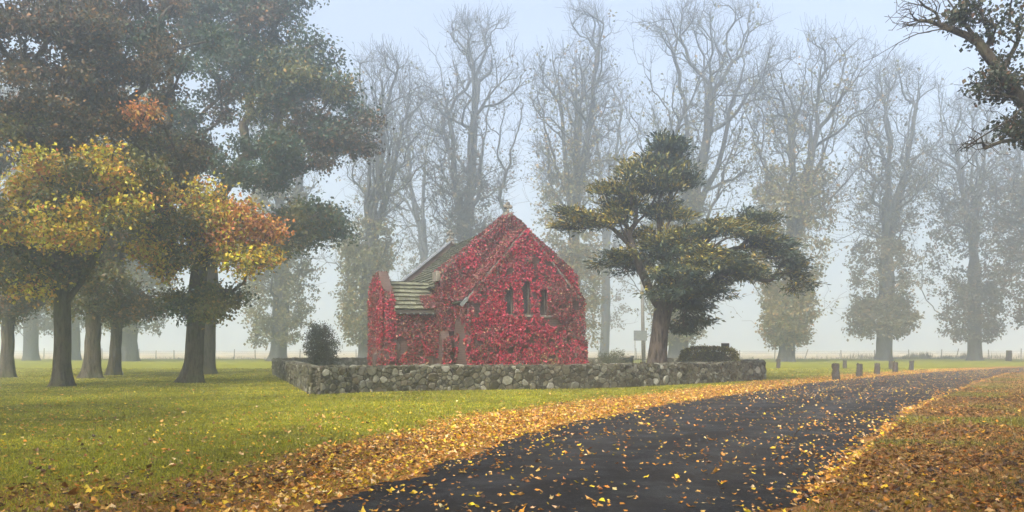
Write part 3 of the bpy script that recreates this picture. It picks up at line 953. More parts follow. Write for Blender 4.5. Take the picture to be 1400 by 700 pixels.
WINS = [lancet(-.78, 3.06, 4.24, .19), lancet(0, 3.06, 4.62, .2), lancet(.78, 3.06, 4.26, .2)]


def walls(outer, holes, y0, depth, name):
    """gable wall in the plane y=y0 with openings cut right through"""
    loops = [[Vector((x, z, 0)) for x, z in outer]] + [[Vector((x, z, 0)) for x, z in h] for h in holes]
    flat = [p for l in loops for p in l]
    tris = tessellate_polygon(loops)
    bm = bmesh.new()
    fr = [bm.verts.new((p.x, y0, p.y)) for p in flat]
    bk = [bm.verts.new((p.x, y0 + depth, p.y)) for p in flat]
    for t3 in tris:
        bm.faces.new([fr[i] for i in t3]); bm.faces.new([bk[i] for i in t3[::-1]])
    k = 0
    for l in loops:
        n = len(l)
        for i in range(n):
            a, b = k + i, k + (i + 1) % n
            bm.faces.new((fr[a], fr[b], bk[b], bk[a]))
        k += n
    bmesh.ops.recalc_face_normals(bm, faces=bm.faces)
    me = bpy.data.meshes.new(name); bm.to_mesh(me); bm.free()
    me.materials.append(M['brick'])
    return link(bpy.data.objects.new(name, me), CH)

walls([(-SW, 0), (SW, 0), (SW, SE_), (0, SA), (-SW, SE_)], WINS, 0, .4, 'wall')
for sx0 in (-SW, SW - .4): MB().box(sx0, sx0 + .4, .4, NY, 0, SE_ - .1).build('wall', M['brick'], CH)
walls([(-NW, 0), (NW, 0), (NW, NK - .05), (0, NA - .08), (-NW, NK - .05)], [], NY, .5, 'wall')
for sx0 in (-NW, NW - .4): MB().box(sx0, sx0 + .4, NY + .5, NL, 0, 4.42).build('wall', M['brick'], CH)
walls([(-NW, 0), (NW, 0), (NW, NK - .05), (0, NA - .02), (-NW, NK - .05)], [], NL, .4, 'wall')
for h in WINS:
    cx = sum(p[0] for p in h) / len(h)
    fr = bpy.data.objects.new('window', None)
    inner = [(cx + (x - cx) * .86, z + (.03 if z < 3.1 else -.03)) for x, z in h]
    bm = bmesh.new()
    A = [bm.verts.new((x, .2, z)) for x, z in h]; B = [bm.verts.new((x, .2, z)) for x, z in inner]
    A2 = [bm.verts.new((x, .3, z)) for x, z in h]; B2 = [bm.verts.new((x, .3, z)) for x, z in inner]
    n = len(h)
    for i in range(n):
        j = (i + 1) % n
        bm.faces.new((A[i], A[j], B[j], B[i])); bm.faces.new((B[i], B[j], B2[j], B2[i])); bm.faces.new((A2[j], A2[i], B2[i], B2[j])); bm.faces.new((A[j], A[i], A2[i], A2[j]))
    bmesh.ops.scale(bm, vec=(.995, 1, .999), space=Matrix.Translation((-cx, 0, -3.8)), verts=bm.verts)
    me = bpy.data.meshes.new('window'); bmesh.ops.recalc_face_normals(bm, faces=bm.faces); bm.to_mesh(me); bm.free(); me.materials.append(M['stone'])
    wo = link(bpy.data.objects.new('window', me), CH)
    MB().prism([(x, .25, z) for x, z in inner], (0, .02, 0)).build('pane', M['glass'], wo)
MB().box(-1.15, 1.15, -.05, .12, 2.94, 3.05, .015).build('sill', M['stone'], CH)
MB().box(-.1, .1, -.02, .1, 5.32, 5.55, .01).build('vent', M['iron'], CH)


def shingles(name, e0, e1, up, n_course, tile_w, seed, thick=.05, col0=(.095, .1, .07)):
    """tiled slope: eave from e0 to e1, running up by vector up"""
    rng = np.random.default_rng(seed)
    e0, e1, up = map(lambda a: np.asarray(a, float), (e0, e1, up))
    ln = np.linalg.norm(e1 - e0); ax = (e1 - e0) / ln
    U = np.linalg.norm(up); uz = up / U
    nrm = np.cross(ax, uz); nrm *= np.sign(nrm[2])
    Vs, Fs, C, b = [], [], [], 0
    ch = U / n_course
    for r in range(n_course):
        x = -rng.uniform(0, tile_w)
        while x < ln:
            w = tile_w * rng.uniform(.85, 1.15)
            x0, x1 = max(0, x), min(ln, x + w - .012)
            if x1 - x0 > .03:
                lift = rng.uniform(0, .02); s0 = r * ch - rng.uniform(0, .02); s1 = (r + 1) * ch + .06
                h0, h1 = thick + .035 + lift, .012
                q = [e0 + ax * xx + uz * ss + nrm * hh for xx, ss, hh in ((x0, s0, h0 - thick), (x1, s0, h0 - thick), (x1, s0, h0), (x0, s0, h0), (x0, s1, h1), (x1, s1, h1), (x1, s1, h1 - .01), (x0, s1, h1 - .01))]
                Vs += q
                Fs += [[b, b + 1, b + 2, b + 3], [b + 3, b + 2, b + 5, b + 4], [b, b + 3, b + 4, b + 7], [b + 1, b + 6, b + 5, b + 2]]
                k = rng.uniform(.6, 1.45)
                C += [np.array(col0) * k] * 4
                b += 8
            x += w
    # solid deck under the tiles
    q = [e0, e1, e1 + up, e0 + up]
    Vs += [p - nrm * .005 for p in q] + [p - nrm * .09 for p in q]
    for f in ((0, 1, 2, 3), (7, 6, 5, 4), (0, 4, 5, 1), (1, 5, 6, 2), (2, 6, 7, 3), (3, 7, 4, 0)):
        Fs.append([b + i for i in f]); C.append(np.array([.05, .045, .04]))
    return mesh_np(name, Vs, [np.array(Fs)], M['shingle'], CH, col=np.array(C))

ev = NW + .22
nz_e = NR - .86 * ev
for s in (-1, 1):
    shingles('roof', (s * ev, NY + .5, nz_e), (s * ev, NL, nz_e), (-s * ev, 0, NR - nz_e), 15, .3, 101 + s)
    shingles('roof', (s * (SW + .12), .42, SE_ - .16), (s * (SW + .12), NY, SE_ - .16), (-s * (SW + .12), 0, SA - .12 - SE_ + .16), 14, .3, 105 + s)
MB().tube((0, NY + .5, NR + .05), (0, NL, NR + .05), .09, n=8).build('ridge', M['shingle'], CH, True)
# copings
def rake(name, xa, za, xb, zb, y0, y1, th, mat, m=9):
    p, q = np.array([xa, za]), np.array([xb, zb])
    d = (q - p) / np.linalg.norm(q - p); n = np.array([-d[1], d[0]]); n *= np.sign(n[1])
    mb = MB()
    L = np.linalg.norm(q - p)
    for k in range(m):
        a = p + d * (L * k / m + .004); b = p + d * (L * (k + 1) / m - .004)
        mb.prism([(a[0], y0, a[1]), (b[0], y0, b[1]), (b[0] + n[0] * th, y0, b[1] + n[1] * th), (a[0] + n[0] * th, y0, a[1] + n[1] * th)], (0, y1 - y0, 0))
    return mb.build(name, mat, CH)

for s in (-1, 1):
    rake('coping', s * (NW + .08), NK - .1, s * .03, NA - .08, NY - .07, NY + .57, .09, M['stone'])
    rake('coping', s * (NW + .08), NK - .1, s * .03, NA - .04, NL - .08, NL + .48, .1, M['lead'] if s < 0 else M['stone'])
    rake('coping', s * (SW + .06), SE_ - .1, s * .03, SA - .02, -.06, .46, .08, M['stone'])
    MB().box(s * NW - .22, s * NW + .22, NY - .1, NY + .6, NK - .42, NK + .06, .03).build('kneeler', M['stone'], CH)


def finial(y, z, k=1.0):
    mb = MB()
    mb.box(-.17 * k, .17 * k, y - .17 * k, y + .17 * k, z - .06, z + .14 * k, .02)
    mb.tube((0, y, z + .14 * k), (0, y, z + .3 * k), .08 * k, .055 * k)
    for dx, dz in ((-.12, .4), (.12, .4), (0, .53), (0, .38)):
        mb.ball((dx * k, y, z + dz * k), .098 * k, (1, .62, 1))
    return mb.build('finial', M['stone'], CH, True)

finial(NY + .25, NA, 1.05)
finial(NL + .2, NA + .04, 1.1)
# porch on the left flank
PX0, PX1, PY0, PY1, PE, PR = -5.72, -NW, 2.42, 6.0, 3.38, 4.66
PM = (PY0 + PY1) / 2
for sy0 in (PY0, PY1 - .35): MB().box(PX0 + .45, PX1, sy0, sy0 + .35, 0, PE - .02).build('wall', M['brick'], CH)
mb = MB()
mb.prism([(PX0, PY0 - .02, 0), (PX0, PY1, 0), (PX0, PY1, PE + .32), (PX0, PM + .32, PR + .42), (PX0, PM - .32, PR + .42), (PX0, PY0 - .02, PE + .32)], (.45, 0, 0))
mb.build('wall', M['brick'], CH)
shingles('roof', (PX0 + .42, PY0 - .28, PE - .1), (PX1, PY0 - .28, PE - .1), (0, PM - PY0 + .28, PR - PE + .1), 7, .26, 111, .06, (.125, .125, .085))
shingles('roof', (PX0 + .42, PY1 + .28, PE - .1), (PX1, PY1 + .28, PE - .1), (0, -(PY1 + .28 - PM), PR - PE + .1), 7, .26, 112, .06, (.125, .125, .085))
mb = MB()
mb.box(PX0 + .46, PX1 - .02, PY0 - .3, PY0 - .26, PE - .26, PE - .1)
mb.build('fascia', M['wood_dark'], CH)
for k in range(7):
    x = PX0 + .62 + k * .29
    MB().box(x, x + .07, PY0 - .38, PY0 - .302, PE - .29, PE - .22).build('rafter_tail', M['sign_back'], CH)
mb = MB()
mb.tube((PX1 + .06, PY0 - .1, .0), (PX1 + .06, PY0 - .1, 2.75), .045)
mb.tube((PX1 + .06, PY0 - .1, 2.75), (PX1 - .1, PY0 - .29, PE - .2), .045)
mb.build('downpipe', M['iron'], CH)
# buttresses with sloping tops
def buttress(x0, x1, y0, y1, z0, z1, axis='y'):
    if axis == 'y':     # projects towards -y
        pts = [(x0, y0, 0), (x0, y1, 0), (x0, y1, z1), (x0, y0, z0)]
        d = (x1 - x0, 0, 0)
    else:
        pts = [(x0, y0, 0), (x1, y0, 0), (x1, y0, z1), (x0, y0, z0)]
        d = (0, y1 - y0, 0)
    return MB().prism(pts, d).build('buttress', M['brick'], CH)

buttress(PX0 - .03, PX0 + .42, PY0 - .35, PY0 - .022, 1.15, 1.5)
buttress(PX0 - .4, PX0 - .003, PY0 - .02, PY0 + .7, 1.3, 1.7, 'x')
buttress(-NW - .05, -NW + .32, NY - .5, NY - .003, 1.9, 2.55)
buttress(SW - .42, SW + .05, -.35, -.003, 1.2, 1.6)
MB().prism([(SW + .38, .3, 0), (SW + .003, .3, 0), (SW + .003, .3, 2.3), (SW + .38, .3, 1.7)], (0, .8, 0)).build('buttress', M['brick'], CH)
rake('bargeboard', -SW - .26, SE_ - .34, -SW + .04, SE_ + .0, -.14, -.09, .15, M['sign_back'], 1)
# plinth of the church
MB().box(-SW - .06, SW + .06, -.062, -.004, 0, .42, .01).build('plinth', M['brick'], CH)

# ------------------------------------------------------------------ the red creeper
def creeper():
    rng = np.random.default_rng(201)
    P, N, KEEP = [], [], []
    def patch(o, eu, ev_, nrm, dens, mask=None, off=(.03, .36)):
        o, eu, ev_, nrm = [np.asarray(a, float) for a in (o, eu, ev_, nrm)]
        area = np.linalg.norm(np.cross(eu, ev_))
        n = int(area * dens)
        s, q = rng.uniform(0, 1, (2, n))
        p = o + s[:, None] * eu + q[:, None] * ev_
        lump = np.clip(fbm(p, 1.3, 9) * 1.6 - .3, .1, 1)
        keep = np.ones(n, bool) if mask is None else mask(p)
        p = p + nrm * (off[0] + (off[1] * lump * rng.uniform(.1, 1, n)))[:, None]
        P.append(p[keep]); N.append(np.repeat(nrm[None], keep.sum(), 0))
    def noisy(p, thr, sc_=1.1, seed=5): return fbm(p, sc_, seed) > thr
    def front_mask(p):
        x, z = p[:, 0], p[:, 2]
        m = z < SA + .12 - (SA - SE_) / SW * np.abs(x)
        for h in WINS:
            hx = np.array(h)
            cx = hx[:, 0].mean(); hw = (hx[:, 0].max() - hx[:, 0].min()) / 2
            m &= ~((np.abs(x - cx) < hw - .01) & (z > hx[:, 1].min() + .0) & (z < hx[:, 1].max() - .06 - .3 * np.abs(x - cx)))
        edge = sstep(1.5, .5, z + .9 * (x + SW)) * .75 + .42 * sstep(.9, .2, z) * sstep(1.9, 2.5, x)
        return m & (fbm(p, 1.7, 6) > edge) & (fbm(p, 2.6, 8) > .31)
    D = 680
    patch((-SW - .05, 0, 0), (2 * SW + .15, 0, 0), (0, 0, SA + .2), (0, -1, 0), D, front_mask)
    # sanctuary roof slopes
    sl = np.array([SW + .1, 0, SA - SE_ + .12]); nl = np.array([-sl[2], 0, sl[0]]) / np.linalg.norm(sl)
    patch((-SW - .12, -.05, SE_ - .05), sl, (0, NY + .05, 0), nl, D, None, (.04, .18))
    sr = np.array([-SW - .1, 0, SA - SE_ + .12]); nr = np.array([sr[2], 0, -sr[0]]) / np.linalg.norm(sr)
    patch((SW + .12, -.05, SE_ - .05), sr, (0, NY + .05, 0), nr, D * .8, None, (.04, .15))
    # nave gable above the sanctuary, and its copings
    def nave_mask(p):
        x, z = p[:, 0], p[:, 2]
        return (z < NA + .16 - (NA - NK) / NW * np.abs(x)) & ((z > 2.4) | (fbm(p, 1.6, 12) > .62))
    patch((-NW - .08, NY, 1.0), (2 * NW + .2, 0, 0), (0, 0, NA - .9), (0, -1, 0), D, nave_mask)
    for s in (-1, 1):
        v = np.array([-s * NW, 0, NA - NK]); nn = np.array([s * v[2] * 1.0, 0, abs(v[0])]); nn /= np.linalg.norm(nn)
        patch((s * (NW + .1), NY - .05, NK - .02), v, (0, .6, 0), nn, D, lambda p: fbm(p, 1.5, 31) > .33, (.05, .16))
    for s in (-1, 1):
        v = np.array([-s * SW, 0, SA - SE_]); nn = np.array([s * v[2], 0, abs(v[0])]); nn /= np.linalg.norm(nn)
        patch((s * (SW + .06), -.1, SE_ - .02) + nn * .06, v, (0, .55, 0), nn, D * .8, lambda p: fbm(p, 1.6, 33) > .36, (.02, .12))
    # flank walls of the sanctuary
    patch((-SW, 0, .0), (0, NY, 0), (0, 0, SE_), (-1, 0, 0), D * .8, lambda p: (fbm(p, 1.5, 14) > .72 - .33 * sstep(1.8, 3.2, p[:, 2])), (.02, .1))
    patch((SW, -.05, 0), (0, NY, 0), (0, 0, SE_ + .05), (1, 0, 0), D, lambda p: fbm(p, 1.5, 15) > .3 + .3 * sstep(1.2, .3, p[:, 2]), (.03, .25))
    patch((NW, NY - .05, 0), (0, 2.0, 0), (0, 0, NK), (1, 0, 0), D * .8, None, (.03, .2))
    patch((SW - .55, -.4, 0), (.62, 0, 0), (0, 0, 1.7), (0, -1, 0), D, lambda p: fbm(p, 1.5, 15) > .42, (.02, .12))
    patch((SW + .38, .3, 0), (0, .8, 0), (0, 0, 1.9), (1, 0, 0), D, lambda p: fbm(p, 1.5, 16) > .3, (.02, .2))
    patch((SW, .3, 0), (.4, 0, 0), (0, 0, 2.0), (0, -1, 0), D, lambda p: fbm(p, 1.5, 16) > .45, (.02, .15))
    patch((-NW - .05, NY - .5, 0), (.37, 0, 0), (0, 0, 2.2), (0, -1, 0), D, lambda p: fbm(p, 2.2, 43) > .5, (.02, .14))
    patch((PX0 - .4, PY0 - .36, 0), (.85, 0, 0), (0, 0, 1.6), (0, -1, 0), D, lambda p: fbm(p, 2.0, 44) > .52, (.02, .14))
    # porch
    patch((PX0, PY0 - .02, 0), (PX1 - PX0, 0, 0), (0, 0, PE - .1), (0, -1, 0), D, lambda p: fbm(p, 1.15, 17) > .45 + .13 * sstep(1.6, .2, p[:, 2]) - .14 * sstep(-4.9, -5.7, p[:, 0]), (.03, .14))
    patch((PX0, PY0 - .05, .5), (0, PY1 - PY0, 0), (0, 0, PR - .1), (-1, 0, 0), D, lambda p: (p[:, 2] < PR + .5 - .55 * np.abs(p[:, 1] - PM)) & (fbm(p, 1.3, 18) > .28), (.03, .2))
    patch((PX0 - .03, PY0 - .05, PE + .3), (.5, 0, 0), (0, PM - PY0, PR - PE + .12), (0, -.55, .83), D, lambda p: fbm(p, 2.0, 19) > .46, (.03, .16))
    patch((PX0, PY0 - .03, PE - .2), (.47, 0, 0), (0, 0, .6), (0, -1, 0), D, None, (.03, .12))
    # a tongue spilling on to the porch roof and round the nave corner
    patch((PX1 - .75, PY0 - .3, PE - .05), (.85, 0, 0), (0, 1.4, 1.0), (0, -.55, .83), D, lambda p: fbm(p, 1.6, 20) + .35 * (p[:, 0] - PX1) > .33, (.03, .14))
    patch((-NW, NY, 2.9), (0, .6, 0), (0, 0, NK - 2.9), (-1, 0, 0), D, None, (.03, .15))
    patch((-NW - .2, PY0 - .15, 2.2), (1.0, 0, 0), (0, 0, 1.4), (0, -1, 0), D * .8, lambda p: fbm(p, 1.8, 41) > .45, (.03, .3))
    P = np.concatenate(P); N = np.concatenate(N)
    n = len(P)
    D_ = np.zeros((n, 3)); D_[:, 2] = -1
    D_ = D_ - N * np.einsum('ij,ij->i', D_, N)[:, None] * .7
    D_ = unit(D_ + rng.normal(size=(n, 3)) * .45)
    NN = unit(N + rng.normal(size=(n, 3)) * .5 + (0, 0, .25))
    L = rng.uniform(.05, .11, n)
    V, Fq = kite(P, D_, NN, L, L * rng.uniform(.85, 1.15, n), .12)
    crim = pick([(5, (.43, .010, .042)), (3, (.29, .010, .03)), (1.0, (.5, .06, .095)), (2.8, (.12, .014, .02)), (.35, (.5, .27, .13))], n, rng, .35)
    dull = pick([(5, (.15, .04, .034)), (4, (.085, .032, .024)), (2.4, (.24, .065, .055)), (1.4, (.34, .016, .036)), (.6, (.36, .2, .1)), (.6, (.11, .1, .04))], n, rng, .35)
    olive = pick([(4, (.17, .15, .05)), (3, (.3, .2, .08)), (3, (.22, .05, .04))], n, rng, .2)
    roofish = (N[:, 2] > .3)
    f = sstep(.33, .58, fbm(P, .6, 61) * .65 + fbm(P, 2.2, 62) * .35 + .09 * (P[:, 0] > 1.4) * (P[:, 2] < 3) - .08 * (np.abs(P[:, 0]) < 1.8) * (P[:, 1] < 0) + .1 * roofish + .1 * (P[:, 0] < -2.9) * (P[:, 0] > -5.2)  - .03 * (P[:, 0] < -5.3))
    f = np.clip(f + rng.uniform(-.22, .22, n), 0, 1)
    col = np.where((rng.uniform(0, 1, n) < f)[:, None], dull, crim)
    pt = (np.exp(-(((P[:, 0] - 1.1) / .55) ** 2 + ((P[:, 2] - 1.0) / .7) ** 2)) * (P[:, 1] < .2) + .5 * np.exp(-(((P[:, 0] + 5.0) / .35) ** 2 + ((P[:, 2] - 1.0) / .9) ** 2)))
    sel = rng.uniform(0, 1, n) < pt * .7
    col[sel] = olive[sel]
    Mw = np.array(CHM)
    V = V @ Mw[:3, :3].T + Mw[:3, 3]
    o = mesh_np('virginia_creeper', V, [Fq], M['leaf'], None, col=col, origin=np.array([.605, 35, 0]))
    # woody stems climbing the walls
    mb = MB()
    for x0, y0, ztop in [(-2.3, -.03, 3.2), (-1.6, -.03, 4.4), (-1.15, -.03, 5.0), (-.4, -.03, 3.0), (.4, -.03, 2.9), (1.2, -.03, 4.6), (1.7, -.03, 4.0), (2.2, -.03, 3.4), (-3.9, PY0 - .03, 3.0), (-4.5, PY0 - .03, 3.1), (-5.1, PY0 - .05, 3.3), (-2.95, NY - .03, 4.2), (-3.55, PY0 - .03, 2.9)]:
        for br in range(3):
            p = np.array([x0 + rng.normal() * .12, y0, .1 + br * ztop * .25]); r = .03 / (1 + .5 * br)
            while p[2] < ztop:
                q = p + (rng.normal() * .13, 0, rng.uniform(.15, .32))
                mb.tube(CHM @ Vector(p) - o.location, CHM @ Vector(q) - o.location, r, r * .9, 5); p = q; r *= .9
    mb.build('stems', M['bark'], o)
    tag(o, 'crimson and maroon creeper covering the walls and gables of the chapel', 'creeper')

creeper()

# ------------------------------------------------------------------ the rubble wall round the chapel
WALL = np.array([(-6.77, 27.9), (-5.11, 29.6), (-3.58, 30.3), (-1.13, 31.1), (2.31, 31.75), (4.3, 32.8), (6.6, 34.9), (9.28, 37.4), (12.55, 40.6), (13.1, 42.6), (12.0, 46.8), (9.9, 50.0), (8.75, 50.9)])
WALL_B = np.array([(7.6, 51.5), (4.5, 53.4), (-8, 54.2), (-15.2, 51.8), (-14.3, 49.0), (-6.77, 27.9)])


def dense(poly, step=.12):
    out = [poly[0]]
    for a, b in zip(poly[:-1], poly[1:]):
        m = max(1, int(np.linalg.norm(b - a) / step))
        for k in range(1, m + 1): out.append(a + (b - a) * k / m)
    return np.array(out)


def smooth_poly(p, it):
    for _ in range(it):
        q = p.copy(); q[1:-1] = (p[:-2] + 2 * p[1:-1] + p[2:]) / 4; p = q
    return p


def clip_poly(poly, nx_, ny_, c):
    out = []
    m = len(poly)
    for i in range(m):
        a, b = poly[i], poly[(i + 1) % m]
        da, db = nx_ * a[0] + ny_ * a[1] - c, nx_ * b[0] + ny_ * b[1] - c
        if da <= 0: out.append(a)
        if (da < 0 < db) or (db < 0 < da):
            s = da / (da - db); out.append((a[0] + (b[0] - a[0]) * s, a[1] + (b[1] - a[1]) * s))
    return out


def stones(width, height, rng):
    """packed rubble cells on a strip: list of (polygon, centre, size)"""
    S, Rr = [], []
    grid = {}
    for r, tries in ((.19, 1.2), (.135, 8), (.1, 26), (.072, 60), (.048, 80)):
        for _ in range(int(width * height * tries)):
            x, z = rng.uniform(0, width), rng.uniform(.0, height)
            rad_ = r * rng.uniform(.85, 1.15)
            ok = True
            gx_ = int(x / .4)
            for k in (gx_ - 1, gx_, gx_ + 1):
                for (i) in grid.get(k, ()):
                    if (S[i][0] - x) ** 2 + ((S[i][1] - z) * 1.25) ** 2 < (Rr[i] + rad_) ** 2 * .92: ok = False; break
                if not ok: break
            if ok:
                grid.setdefault(gx_, []).append(len(S)); S.append((x, z)); Rr.append(rad_)
    cells = []
    for i, (x, z) in enumerate(S):
        r = Rr[i]
        poly = [(max(0, x - .45), 0), (min(width, x + .45), 0), (min(width, x + .45), height), (max(0, x - .45), height)]
        gx_ = int(x / .4)
        for k in (gx_ - 2, gx_ - 1, gx_, gx_ + 1, gx_ + 2):
            for j in grid.get(k, ()):
                if j == i: continue
                dx, dz = S[j][0] - x, S[j][1] - z
                d2 = dx * dx + dz * dz
                if d2 > .65: continue
                d = math.sqrt(d2)
                t_ = (d2 + r * r - Rr[j] ** 2) / (2 * d)
                nx_, nz_ = dx / d, dz / d
                poly = clip_poly(poly, nx_, nz_, nx_ * x + nz_ * z + t_ - .008)
                if len(poly) < 3: break
            if len(poly) < 3: break
        if len(poly) >= 3:
            cells.append((poly, r))
    return cells


def rubble(poly, name_parent, seed, height=.93, thick=.44, last_h=None):
    rng = np.random.default_rng(seed)
    c = smooth_poly(dense(poly), 5)
    seg = np.linalg.norm(np.diff(c, axis=0), axis=1); s = np.concatenate([[0], np.cumsum(seg)])
    tn = unit(np.gradient(c, axis=0)); nr = np.column_stack([tn[:, 1], -tn[:, 0]])
    tot = s[-1]
    def P3(ss, w, z):
        x = np.interp(ss, s, c[:, 0]); y = np.interp(ss, s, c[:, 1]); a = np.interp(ss, s, nr[:, 0]); b = np.interp(ss, s, nr[:, 1])
        return np.array([x + a * w, y + b * w, z])
    ts = np.linspace(0, tot, 400); tv = height + .05 * (vnoise(np.column_stack([ts, 0 * ts]), .8, seed) - .5)
    def top(ss): return np.interp(ss, ts, tv)
    V, Fs3, Fs4, C3, C4 = [], [], [], [], []
    def cell(poly, r, mapf):
        cx = sum(p[0] for p in poly) / len(poly); cz = sum(p[1] for p in poly) / len(poly)
        n = len(poly)
        # round the corners: insert midpoints, pull corners in
        pts = []
        for i in range(n):
            a, b = poly[i], poly[(i + 1) % n]
            pts.append((cx + (a[0] - cx) * .955, cz + (a[1] - cz) * .955)); pts.append(((a[0] + b[0]) / 2, (a[1] + b[1]) / 2))
        k = len(pts)
        bulge = rng.uniform(.015, .055) * (.7 + 2.2 * r); tx, tz = rng.uniform(-.4, .4, 2)
        tone = rng.choice(5, p=[.3, .26, .2, .14, .1])
        colr = np.array([(.085, .078, .05), (.05, .045, .03), (.13, .125, .09), (.1, .085, .055), (.26, .25, .2)][tone]) * rng.uniform(.5, 1.15)
        b0 = len(V)
        for (f, h) in ((1.0, -.03), (.97, bulge * .55), (.72, bulge)):
            for q in pts:
                x, z = cx + (q[0] - cx) * f, cz + (q[1] - cz) * f
                V.append(mapf(x, z, h + (0 if h < 0 else (tx * (x - cx) + tz * (z - cz)) * .6 + rng.normal() * .004)))
        V.append(mapf(cx, cz, bulge * 1.06))
        for ring in (0, 1):
            for i in range(k):
                j = (i + 1) % k
                Fs4.append((b0 + ring * k + i, b0 + ring * k + j, b0 + (ring + 1) * k + j, b0 + (ring + 1) * k + i)); C4.append(colr)
        for i in range(k):
            Fs3.append((b0 + 2 * k + i, b0 + 2 * k + (i + 1) % k, b0 + 3 * k)); C3.append(colr)
    for side in (1, -1):
        for pl, r in stones(tot, height - .02, rng):
            cell(pl, r, lambda x, z, h, side=side: P3(x, side * (thick / 2 + h), z * top(x) / height))
    for pl, r in stones(tot, thick, rng):
        cell(pl, r, lambda x, z, h: P3(x, z - thick / 2, top(x) + h))
    for pl, r in stones(thick, height, rng):       # the two ends
        cell(pl, r, lambda x, z, h: P3(0, x - thick / 2, z) - np.append(tn[0], 0) * h)
    for pl, r in stones(thick, height, rng):
        cell(pl, r, lambda x, z, h: P3(tot, x - thick / 2, z) + np.append(tn[-1], 0) * h)
    mesh_np('rubble_facing', V, [np.array(Fs3), np.array(Fs4)], M['rubble'], name_parent, col=np.array(C3 + C4), smooth=False, origin=name_parent.location)
    ss = np.linspace(0, tot, int(tot / .3))
    ring = []
    for q in ss:
        h = top(q) - .012
        ring += [P3(q, thick / 2 - .012, -.1), P3(q, thick / 2 - .012, h), P3(q, -thick / 2 + .012, h), P3(q, -thick / 2 + .012, -.1)]
    m = len(ss)
    I = np.arange(m - 1)[:, None] * 4
    Fq = np.concatenate([np.column_stack([I + k, I + (k + 1) % 4, I + 4 + (k + 1) % 4, I + 4 + k]) for k in range(4)] + [np.array([[0, 1, 2, 3]]), np.array([[0, 1, 2, 3]]) + (m - 1) * 4])
    mesh_np('mortar_core', np.array(ring), [Fq], M['mortar'], name_parent, origin=name_parent.location)

wl = empty('stone_wall', (2.31, 31.75, 0), 0, 'low lichened rubble stone wall curving round the front of the chapel yard', 'wall')
rubble(WALL, wl, 301)
wl = empty('stone_wall', (-15.2, 51.8, 0), 0, 'mossy rubble wall down the left side and behind the chapel, in line with the shrub', 'wall')
rubble(WALL_B, wl, 302)

# gate, pillar
g = empty('iron_gate', (8.18, 51.2, 0), R(-31), 'small dark iron gate between the ends of the rubble wall by the cypress trunk', 'gate')
for k in range(9):
    x = -.48 + k * .12
    MB().tube((x, 0, .08), (x, 0, 1.0 + .12 * math.sin(k / 8 * math.pi)), .011, n=6).build('bar', M['iron'], g)
for z in (.15, .88): MB().box(-.52, .52, -.015, .015, z, z + .04).build('rail', M['iron'], g)
MB().box(.5, .56, -.03, .03, 0, 1.25, .006).build('post', M['iron'], g)
pl = empty('gate_pillar', (7.35, 50.9, 0), R(-31), 'squat stone pillar with a cap beside the iron gate', 'pillar')
MB().box(-.24, .24, -.24, .24, 0, .98, .02).build('shaft', M['rubble'], pl)
MB().box(-.3, .3, -.3, .3, .983, 1.14, .03).build('cap', M['stone'], pl)

# sign seen from behind, utility pole, dark board
sg = empty('sign', on_ground(875.5, 55), 0, 'plain grey signboard on two thin posts left of the cypress trunk', 'sign')
MB().box(-.45, .45, -.02, .02, 2.12, 2.8, .005).build('board', M['sign_back'], sg)
for s in (-1, 1):
    MB().tube((s * .36, .05, 0), (s * .36, .05, 2.74), .03).build('post', M['wood_grey'], sg)
pb = on_ground(880, 58)
pt_ = at(877, 340, 58)
po = empty('utility_pole', pb, 0, 'tall thin leaning timber pole behind the grey signboard', 'pole')
MB().tube((0, 0, 0), tuple(pt_ - pb), .14, .1, 10).build('shaft', M['pole'], po, True)
MB().box(pt_[0] - pb[0] - .7, pt_[0] - pb[0] + .7, -.05, .05, pt_[2] - .5, pt_[2] - .38, .01).build('crossarm', M['pole'], po)
bd = empty('notice_board', on_ground(991.5, 42), 0, 'small dark square board standing up behind the clipped hedge', 'board')
MB().box(-.21, .21, -.025, .025, 1.42, 1.86, .008).build('panel', M['iron'], bd)
MB().box(-.05, .05, .027, .1, 0, 1.7, .005).build('post', M['wood_dark'], bd)

# ------------------------------------------------------------------ shrubs and hedge
def shrub(name, label, cat, base, blobs, pal, seed, per=26, size=.09, spread=.11, rr=.05, mat=None, aspect=.45, up=.3):
    rng = np.random.default_rng(seed)
    sk = Skeleton()
    base = np.asarray(base, float)
    ids = sk.add_path(-1, [base - (0, 0, .05), base + (0, 0, .12), base + (0, 0, .25)])
    T = np.concatenate([in_blob(c, b, r, rng, .4) for c, b, r in blobs])
    T = T[T[:, 2] > .12]
    T = T[np.argsort(np.linalg.norm(T - base, axis=1))]
    sk.grow(T, rng, alpha=.6, seg=.3, trop=(0, 0, .25), wob=.1)
    rad = sk.radii(rr, 2.2)
    root = empty(name, base, 0, label, cat)
    V, Fq = tubes(sk.paths, sk.P, rad, sk.par, rng)
    mesh_np('stems', V, [Fq], M['bark'], root, smooth=True, origin=base)
    who = np.repeat(np.arange(len(T)), per)
    P = T[who] + rng.normal(size=(len(who), 3)) * spread
    P = P[P[:, 2] > .04]
    leaf_mesh('foliage', P, size, pick(pal, len(P), rng), mat or M['leaf'], root, rng, up=up, aspect=aspect, droop=-.5, origin=base)
    return root

